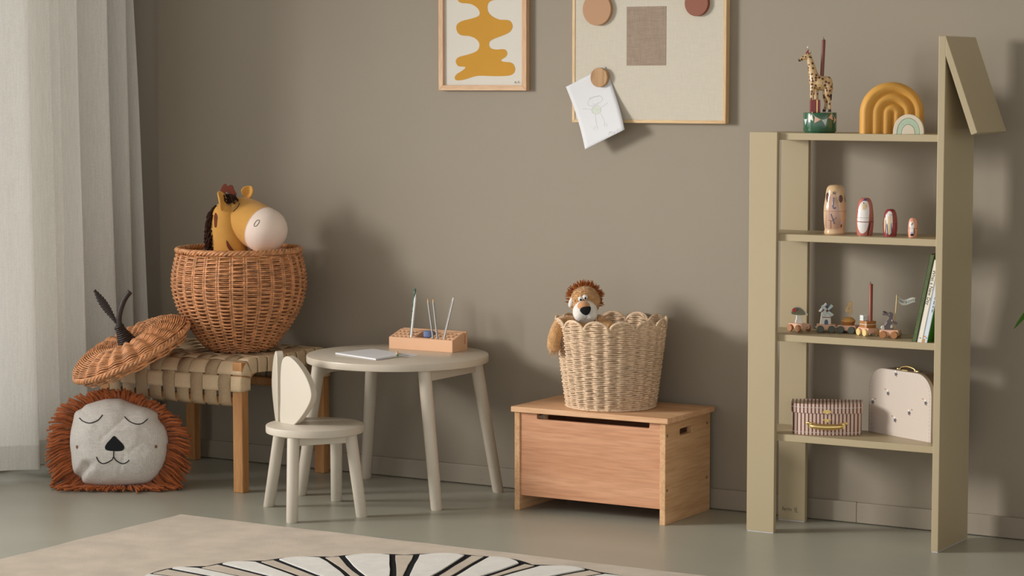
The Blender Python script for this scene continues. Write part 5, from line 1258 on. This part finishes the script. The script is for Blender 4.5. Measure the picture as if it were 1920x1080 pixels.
# rabbit with flag
RBT = [(-0.0095, 0.0), (0.009, 0.0), (0.0085, 0.006), (0.0065, 0.012), (0.0075, 0.0185), (0.012, 0.0135), (0.0165, 0.0118), (0.0195, 0.0145), (0.018, 0.0180), (0.012, 0.0195), (0.0078, 0.0270), (0.0092, 0.034), (0.0075, 0.0405), (0.001, 0.0420), (-0.003, 0.0400), (-0.0085, 0.0395), (-0.0165, 0.0385),
       (-0.0175, 0.0362), (-0.011, 0.0345), (-0.003, 0.0335), (-0.0015, 0.0275), (-0.007, 0.0205), (-0.0125, 0.010)]
slab(w5, RBT, 0.013, 'rabbit', 'rabbit_body', ox=-0.004, n=3)
slab(w5, [(-0.0025, 0.0395), (-0.0075, 0.0435), (-0.0135, 0.0445), (-0.0150, 0.0425), (-0.009, 0.0385)], 0.005, 'rabbit_dark', 'rabbit_ear', ox=-0.004, yoff=0.004)
slab(w5, el2(-0.0145, 0.0048, 0.0048, 0.0048), 0.010, 'chalk', 'rabbit_tail', ox=-0.004, yoff=-0.001)
slab(w5, [(0.0035, 0.004), (0.0075, 0.005), (0.0078, 0.011), (0.0045, 0.012), (0.003, 0.008)], 0.001, 'chalk', 'belly_patch', ox=-0.004, yoff=-0.0068); slab(w5, [(0.0055, 0.0205), (0.0072, 0.0195), (0.0075, 0.0225), (0.006, 0.025), (0.0048, 0.0235)], 0.001, 'chalk', 'chest_patch', ox=-0.004, yoff=-0.0068)
slab(w5, el2(-0.0005, 0.0365, 0.0013, 0.0009), 0.001, 'chalk', 'eye', ox=-0.004, yoff=-0.0068); slab(w5, [(-0.0108, 0.011), (-0.0095, 0.0108), (-0.005, 0.0185), (-0.0055, 0.0195)], 0.001, 'chalk', 'haunch_line', ox=-0.004, yoff=-0.0068, smooth_pts=False)
r5, f5 = upright(w5)
MB().tube([r5 * 0.0115 + Vector((0, 0, 0.0245)), r5 * 0.0175 + Vector((0, 0, 0.126))], 0.0019, 10).build('flag_pole', 'maple', w5, smooth=40)
FU = [(0.0, 0.099, 0.084), (0.004, 0.0975, 0.0835), (0.009, 0.091, 0.0785), (0.014, 0.087, 0.0735), (0.020, 0.0850, 0.0715), (0.027, 0.0862, 0.0725), (0.034, 0.0890, 0.0750), (0.041, 0.0915, 0.0782), (0.048, 0.0922, 0.0800), (0.053, 0.0915, 0.0805)]
FX = crom([(x * 1.06, a * 1.06 + 0.022, b_ * 1.06 + 0.0195) for x, a, b_ in FU], 4)
def flagpt(u, v, lift=0.0):                    # u along the flag 0..1, v 0 bottom .. 1 top
    s = u * (len(FX) - 1); i = min(int(s), len(FX) - 2); p = FX[i].lerp(FX[i + 1], s - i)
    return r5 * (0.0166 + p.x) + f5 * (0.004 * math.sin(5 * u) - lift) + Vector((0, 0, p.z + (p.y - p.z) * v))
def flag_edge(u, v):
    lim = 1.0 - 0.075 * (1 - abs(2 * v - 1)); return flagpt(u * lim, v)
fl = MB().grid(flag_edge, 36, 7).build('flag', 'chalk', w5, smooth=180, solid=0.0006)
tm = text_mesh('HAPPY B-DAY', 1.0); xs_ = [v[0] for v in tm.v]; ys = [v[1] for v in tm.v]; x0_, x1_, y0_, y1_ = min(xs_), max(xs_), min(ys), max(ys)
mapped(tm, lambda x, y, z: flagpt(0.13 + 0.74 * (x - x0_) / (x1_ - x0_), 0.31 + 0.38 * (y - y0_) / (y1_ - y0_), 0.0007)).build('flag_lettering', 'navy', fl, fix=False)

# ------------------------------------------------------------------ books (third shelf)
def book(label, xl, ang, th_, h, y0_, d, m, cover=None):
    t = thing('picture_book', label, 'book', (xl, y0_, 0.6)); t.rotation_euler = (0, ang, 0)
    MB().box(0.0012, th_ - 0.0012, 0.0015, d - 0.004, 0.0025, h - 0.0025).build('pages', 'pages', t)
    MB().box(0.0, th_, 0.0, 0.0014, 0.0, h).build('spine', m, t, bevel=0.0005)
    MB().box(0.0, 0.0012, 0.0, d, 0.0, h).build('cover', m, t); MB().box(th_ - 0.0012, th_, 0.0, d, 0.0, h).build('cover', cover or m, t)
    return t
LA = math.radians(11.4)
b_1 = book('dark green clothbound book leaning at the left of the row', -2.4835, LA, 0.0125, 0.262, 6.476, 0.17, 'bookgreen')
b_2 = book('ivory book with black spine title between the other two books', -2.4690, LA, 0.0150, 0.246, 6.478, 0.165, 'bookwhite')
b_3 = book('pale blue book with green back cover leaning on side panel', -2.4518, LA, 0.0140, 0.195, 6.476, 0.16, 'bookblue')
MB().box(0.01405, 0.0146, 0.0005, 0.16, 0.0005, 0.128).build('cover_print', 'bookleaf', b_3)
og = MB(); og.box(0.0012, 0.0062, -0.0006, 0.0002, 0.0010, 0.012); og.box(0.0012, 0.0062, -0.0006, 0.0002, 0.0165, 0.021); og.build('spine_print', 'ochre', b_3)
tm = text_mesh('What a New Day', 0.0145); mapped(tm, lambda x, y, z: (0.0075 + y, -0.0006, 0.165 - x)).build('spine_title', 'ink', b_2, fix=False)
MB().box(0.0050, 0.0095, -0.0005, 0.0002, 0.0135, 0.0155).build('spine_mark', 'ink', b_2)
ln = MB(); z = 0.178
for L_ in (0.010, 0.006, 0.013, 0.008, 0.011, 0.007, 0.009):
    ln.box(0.0086, 0.0106, -0.0005, 0.0002, z - L_, z); z -= L_ + 0.0035
ln.box(0.0086, 0.0106, -0.0005, 0.0002, 0.014, 0.018); ln.build('spine_title', 'navy', b_3)

# ------------------------------------------------------------------ striped case (fourth shelf)
c1 = thing('striped_case', 'small brown striped case with brass handle on lower shelf', 'suitcase', (-2.7840, 6.566, 0.3), math.radians(23))
def dshape(w_, d, bul, n=14):
    out = [(w_ / 2, d / 2), (-w_ / 2, d / 2)]
    for k in range(n + 1):
        t = k / n; a = math.radians(200 + 140 * t); 
        out.append((-w_ / 2 + w_ * t if False else (w_ / 2) * (-math.cos(PI * t)) , -d / 2 + 0.0 - bul * math.sin(PI * t) ** 0.62 + bul))
    return out
MB().prism(dshape(0.206, 0.120, 0.050), 0.0005, 0.070, lambda u, v, w_: (u, v, w_)).build('case_body', 'case_stripe', c1, smooth=35, bevel=0.0008)
MB().prism(dshape(0.214, 0.125, 0.051), 0.066, 0.0935, lambda u, v, w_: (u, v, w_)).build('case_lid', 'case_stripe2', c1, smooth=35, bevel=0.0008)
def case_front(u, z, lift=0.0, w_=0.206, d=0.120, bul=0.050):
    t = max(0.0, min(1.0, math.acos(max(-1, min(1, -u / (w_ / 2)))) / PI)); return Vector((u, -d / 2 - bul * math.sin(PI * t) ** 0.62 + bul - lift, z))
sm = MB()
for zz, W_, D_, B_ in ((0.0085, 0.206, 0.120, 0.050), (0.0835, 0.214, 0.125, 0.051)):
    for k in range(34):
        u = (W_ / 2) * -math.cos(PI * (k + 0.15) / 34); u2 = (W_ / 2) * -math.cos(PI * (k + 0.88) / 34)
        sm.tube([case_front(u, zz, 0.0004, W_, D_, B_), case_front((u + u2) / 2, zz, 0.0006, W_, D_, B_), case_front(u2, zz, 0.0004, W_, D_, B_)], 0.0007, 4)
for zz in [0.012 + 0.008 * k for k in range(7)]: sm.tube([(-0.1034, 0.03, zz), (-0.1034, 0.03, zz + 0.006)], 0.0008, 4)
sm.build('stitching', 'stitch', c1)
hb = MB(); hy = case_front(0, 0.03).y
hb.tube(crom([(-0.047, hy - 0.010, 0.030), (-0.03, hy - 0.016, 0.029), (0, hy - 0.018, 0.0282), (0.03, hy - 0.016, 0.029), (0.047, hy - 0.010, 0.030)], 5), [0.0058 + 0.0032 * math.sin(PI * k / 20) for k in range(21)], 12)
for s_ in (-1, 1):
    hb.box(s_ * 0.049 - 0.004, s_ * 0.049 + 0.004, hy - 0.0135, hy - 0.0065, 0.0235, 0.0395)
    hb.lathe([(0.005, 0.0), (0.005, 0.002), (0.003, 0.0035), (0.0, 0.004)], 14, Matrix.Translation(case_front(s_ * 0.0565, 0.0365)) @ Matrix.Rotation(PI / 2, 4, 'X'), cap=False)
    hb.tube([case_front(s_ * 0.0565, 0.0375, 0.002), case_front(s_ * 0.049, 0.0385, 0.008), case_front(s_ * 0.036, 0.0380, 0.004)], 0.0018, 8)
hb.build('handle', 'gold', c1, smooth=50)
cl = MB(); cy_ = case_front(0, 0.07, 0, 0.214, 0.125, 0.051).y
cl.prism([(0.0135 * math.cos(PI * k / 12), 0.0095 * math.sin(PI * k / 12)) for k in range(13)], cy_ - 0.0016, cy_ + 0.001, lambda u, v, y: (u, y, 0.0685 + v))
cl.lathe([(0.004, 0), (0.0035, 0.002), (0.0, 0.0028)], 12, Matrix.Translation((0, cy_ - 0.001, 0.0670)) @ Matrix.Rotation(PI / 2, 4, 'X'), cap=False)
for s_ in (-1, 1):
    cl.ell((s_ * 0.0102, cy_ - 0.0018, 0.0712), 0.0018, 8, 6); cl.ell((s_ * 0.0095, hy - 0.001, 0.0475), 0.0022, 8, 6)
cl.box(-0.0055, 0.0055, hy - 0.003, hy + 0.001, 0.040, 0.0500); cl.box(-0.0125, 0.0125, hy - 0.0012, hy + 0.001, 0.0455, 0.0495)
cl.build('clasp', 'gold', c1, smooth=30)

# ------------------------------------------------------------------ large case (fourth shelf)
c2 = thing('printed_case', 'tall taupe case with small bird print standing on lower shelf', 'suitcase', (-2.5640, 6.592, 0.3), math.radians(-26.5))
CW, CHh, CD = 0.270, 0.197, 0.062
def rrect(w_, h, r, n=10):
    o_ = [(-w_ / 2, 0.0), (w_ / 2, 0.0)]
    for k in range(n + 1): a = PI / 2 * k / n; o_.append((w_ / 2 - r + r * math.cos(a), h - r + r * math.sin(a)))
    for k in range(n + 1): a = PI / 2 + PI / 2 * k / n; o_.append((-w_ / 2 + r + r * math.cos(a), h - r + r * math.sin(a)))
    return o_
MB().prism(rrect(CW, CHh, 0.062), 0.0015, CD - 0.0015, lambda u, v, y: (u, y, v + 0.0005)).build('case_shell', 'case_edge', c2, smooth=35)
MB().prism(rrect(CW + 0.0024, CHh + 0.0012, 0.063), 0.0, 0.014, lambda u, v, y: (u, y, v)).build('case_front', 'case_grey', c2, smooth=35, bevel=0.001)
def along(out, s):
    L_ = 0
    for (a, b_) in zip(out, out[1:]):
        l = math.hypot(b_[0] - a[0], b_[1] - a[1])
        if L_ + l >= s: t = (s - L_) / l; return (a[0] + (b_[0] - a[0]) * t, a[1] + (b_[1] - a[1]) * t)
        L_ += l
    return out[-1]
inn = rrect(CW - 0.012, CHh - 0.006, 0.058)[1:] + [(-(CW - 0.012) / 2, 0.0)]
totl = sum(math.hypot(b_[0] - a[0], b_[1] - a[1]) for a, b_ in zip(inn, inn[1:])); sm = MB(); nst = 52
for k in range(nst):
    a = along(inn, totl * (k + 0.1) / nst); b_ = along(inn, totl * (k + 0.72) / nst); sm.tube([(a[0], -0.0004, a[1]), (b_[0], -0.0004, b_[1])], 0.0008, 4)
sm.build('stitching', 'stitch', c2)
mot = [(0.31, 0.655, -1), (0.915, 0.60, -1), (0.06, 0.485, 1), (0.655, 0.41, 1), (0.43, 0.265, -1), (0.435, 0.965, 0)]
for fx, fz_, sd in mot:
    x = -CW / 2 + CW * fx; z = CHh * fz_
    def pf(u, v, y_): return (x + u, y_, z + v)
    bird = MB().prism(el2(0.0, -0.003, 0.0046, 0.0062), -0.0006, 0.0002, pf).build('bird_print', 'bee_grey', c2)
    MB().prism([(0.003, -0.006), (0.0082, -0.004), (0.005, -0.0005)], -0.0007, 0.0002, pf).build('wing_print', 'bee_grey', bird)
    MB().prism(el2(-0.0005, 0.0042, 0.0030, 0.0034), -0.0009, 0.0002, pf).build('head_print', 'stitch', bird)
    MB().prism(el2(0.004, -0.0090, 0.0018, 0.0016), -0.0008, 0.0002, pf).build('foot_print', 'bee_red', bird)
    if sd: MB().prism(el2(sd * 0.012, 0.0075, 0.0030, 0.0018), -0.0006, 0.0002, pf).build('flower_print', 'bee_red', c2)
hn = MB(); hn.tube(crom([(-0.033, 0.032, CHh + 0.002), (-0.026, 0.032, CHh + 0.0075), (0.0, 0.032, CHh + 0.0115), (0.026, 0.032, CHh + 0.0075), (0.033, 0.032, CHh + 0.002)], 6), 0.0030, 10)
for s_ in (-1, 1):
    hn.lathe([(0.0055, 0.0), (0.005, 0.0025), (0.0, 0.003)], 14, Matrix.Translation((s_ * 0.042, 0.032, CHh + 0.0006)), cap=False); hn.box(s_ * 0.036 - 0.006, s_ * 0.036 + 0.006, 0.028, 0.036, CHh, CHh + 0.0025)
hn.box(-0.012, 0.012, 0.018, 0.024, CHh - 0.001, CHh + 0.003)
hn.build('handle', 'gold', c2, smooth=50)

# ------------------------------------------------------------------ plant at the right edge
pt = thing('potted_plant', 'potted plant whose green leaf reaches in at the right edge', 'plant', (-1.86, 6.30, 0))
MB().lathe([(0.0, 0.0), (0.085, 0.0), (0.115, 0.20), (0.12, 0.205), (0.12, 0.225), (0.108, 0.225), (0.105, 0.19), (0.0, 0.19)], 40, cap=False).build('pot', 'pot', pt, smooth=35)
MB().lathe([(0.0, 0.192), (0.105, 0.192), (0.104, 0.198), (0.0, 0.202)], 30, cap=False).build('soil', 'soil', pt)
def leafm(base_, tip, wid, side, droop):
    B = Vector(base_); T_ = Vector(tip); d = T_ - B; n_ = d.cross(Vector(side)).normalized(); s_ = n_.cross(d).normalized()
    def fn(u, v):
        wv = wid * math.sin(PI * min(1, u * 0.97 + 0.03)) ** 0.7 * (1 - 0.25 * u); p = B + d * u + Vector((0, 0, droop * 4 * u * (1 - u)))
        return p + s_ * (v - 0.5) * 2 * wv + n_ * (abs(v - 0.5) * 2) ** 1.5 * wv * 0.35
    return MB().grid(fn, 18, 9)
for tip, bs_, wid, dr in (((-0.276, 0.048, 0.668), (-0.185, 0.03, 0.765), 0.027, 0.018), ((-0.02, -0.05, 0.98), (0.0, 0.0, 0.82), 0.04, 0.0), ((0.2, 0.05, 0.75), (0.07, 0.02, 0.8), 0.04, 0.03), ((0.08, -0.2, 0.70), (0.03, -0.08, 0.8), 0.04, 0.03), ((0.02, 0.2, 0.72), (0.02, 0.09, 0.8), 0.04, 0.03)):
    mid = Vector((bs_[0] * 0.4, bs_[1] * 0.4, 0.62)); MB().tube(crom([(0.0, 0.0, 0.195), (bs_[0] * 0.1, bs_[1] * 0.1, 0.4), tuple(mid), bs_], 5), 0.004, 8).build('stem', 'stem', pt, smooth=180)
    leafm(bs_, tip, wid, (0.3, 1, 0.1), dr).build('leaf', 'leaf', pt, smooth=180, solid=0.0008)
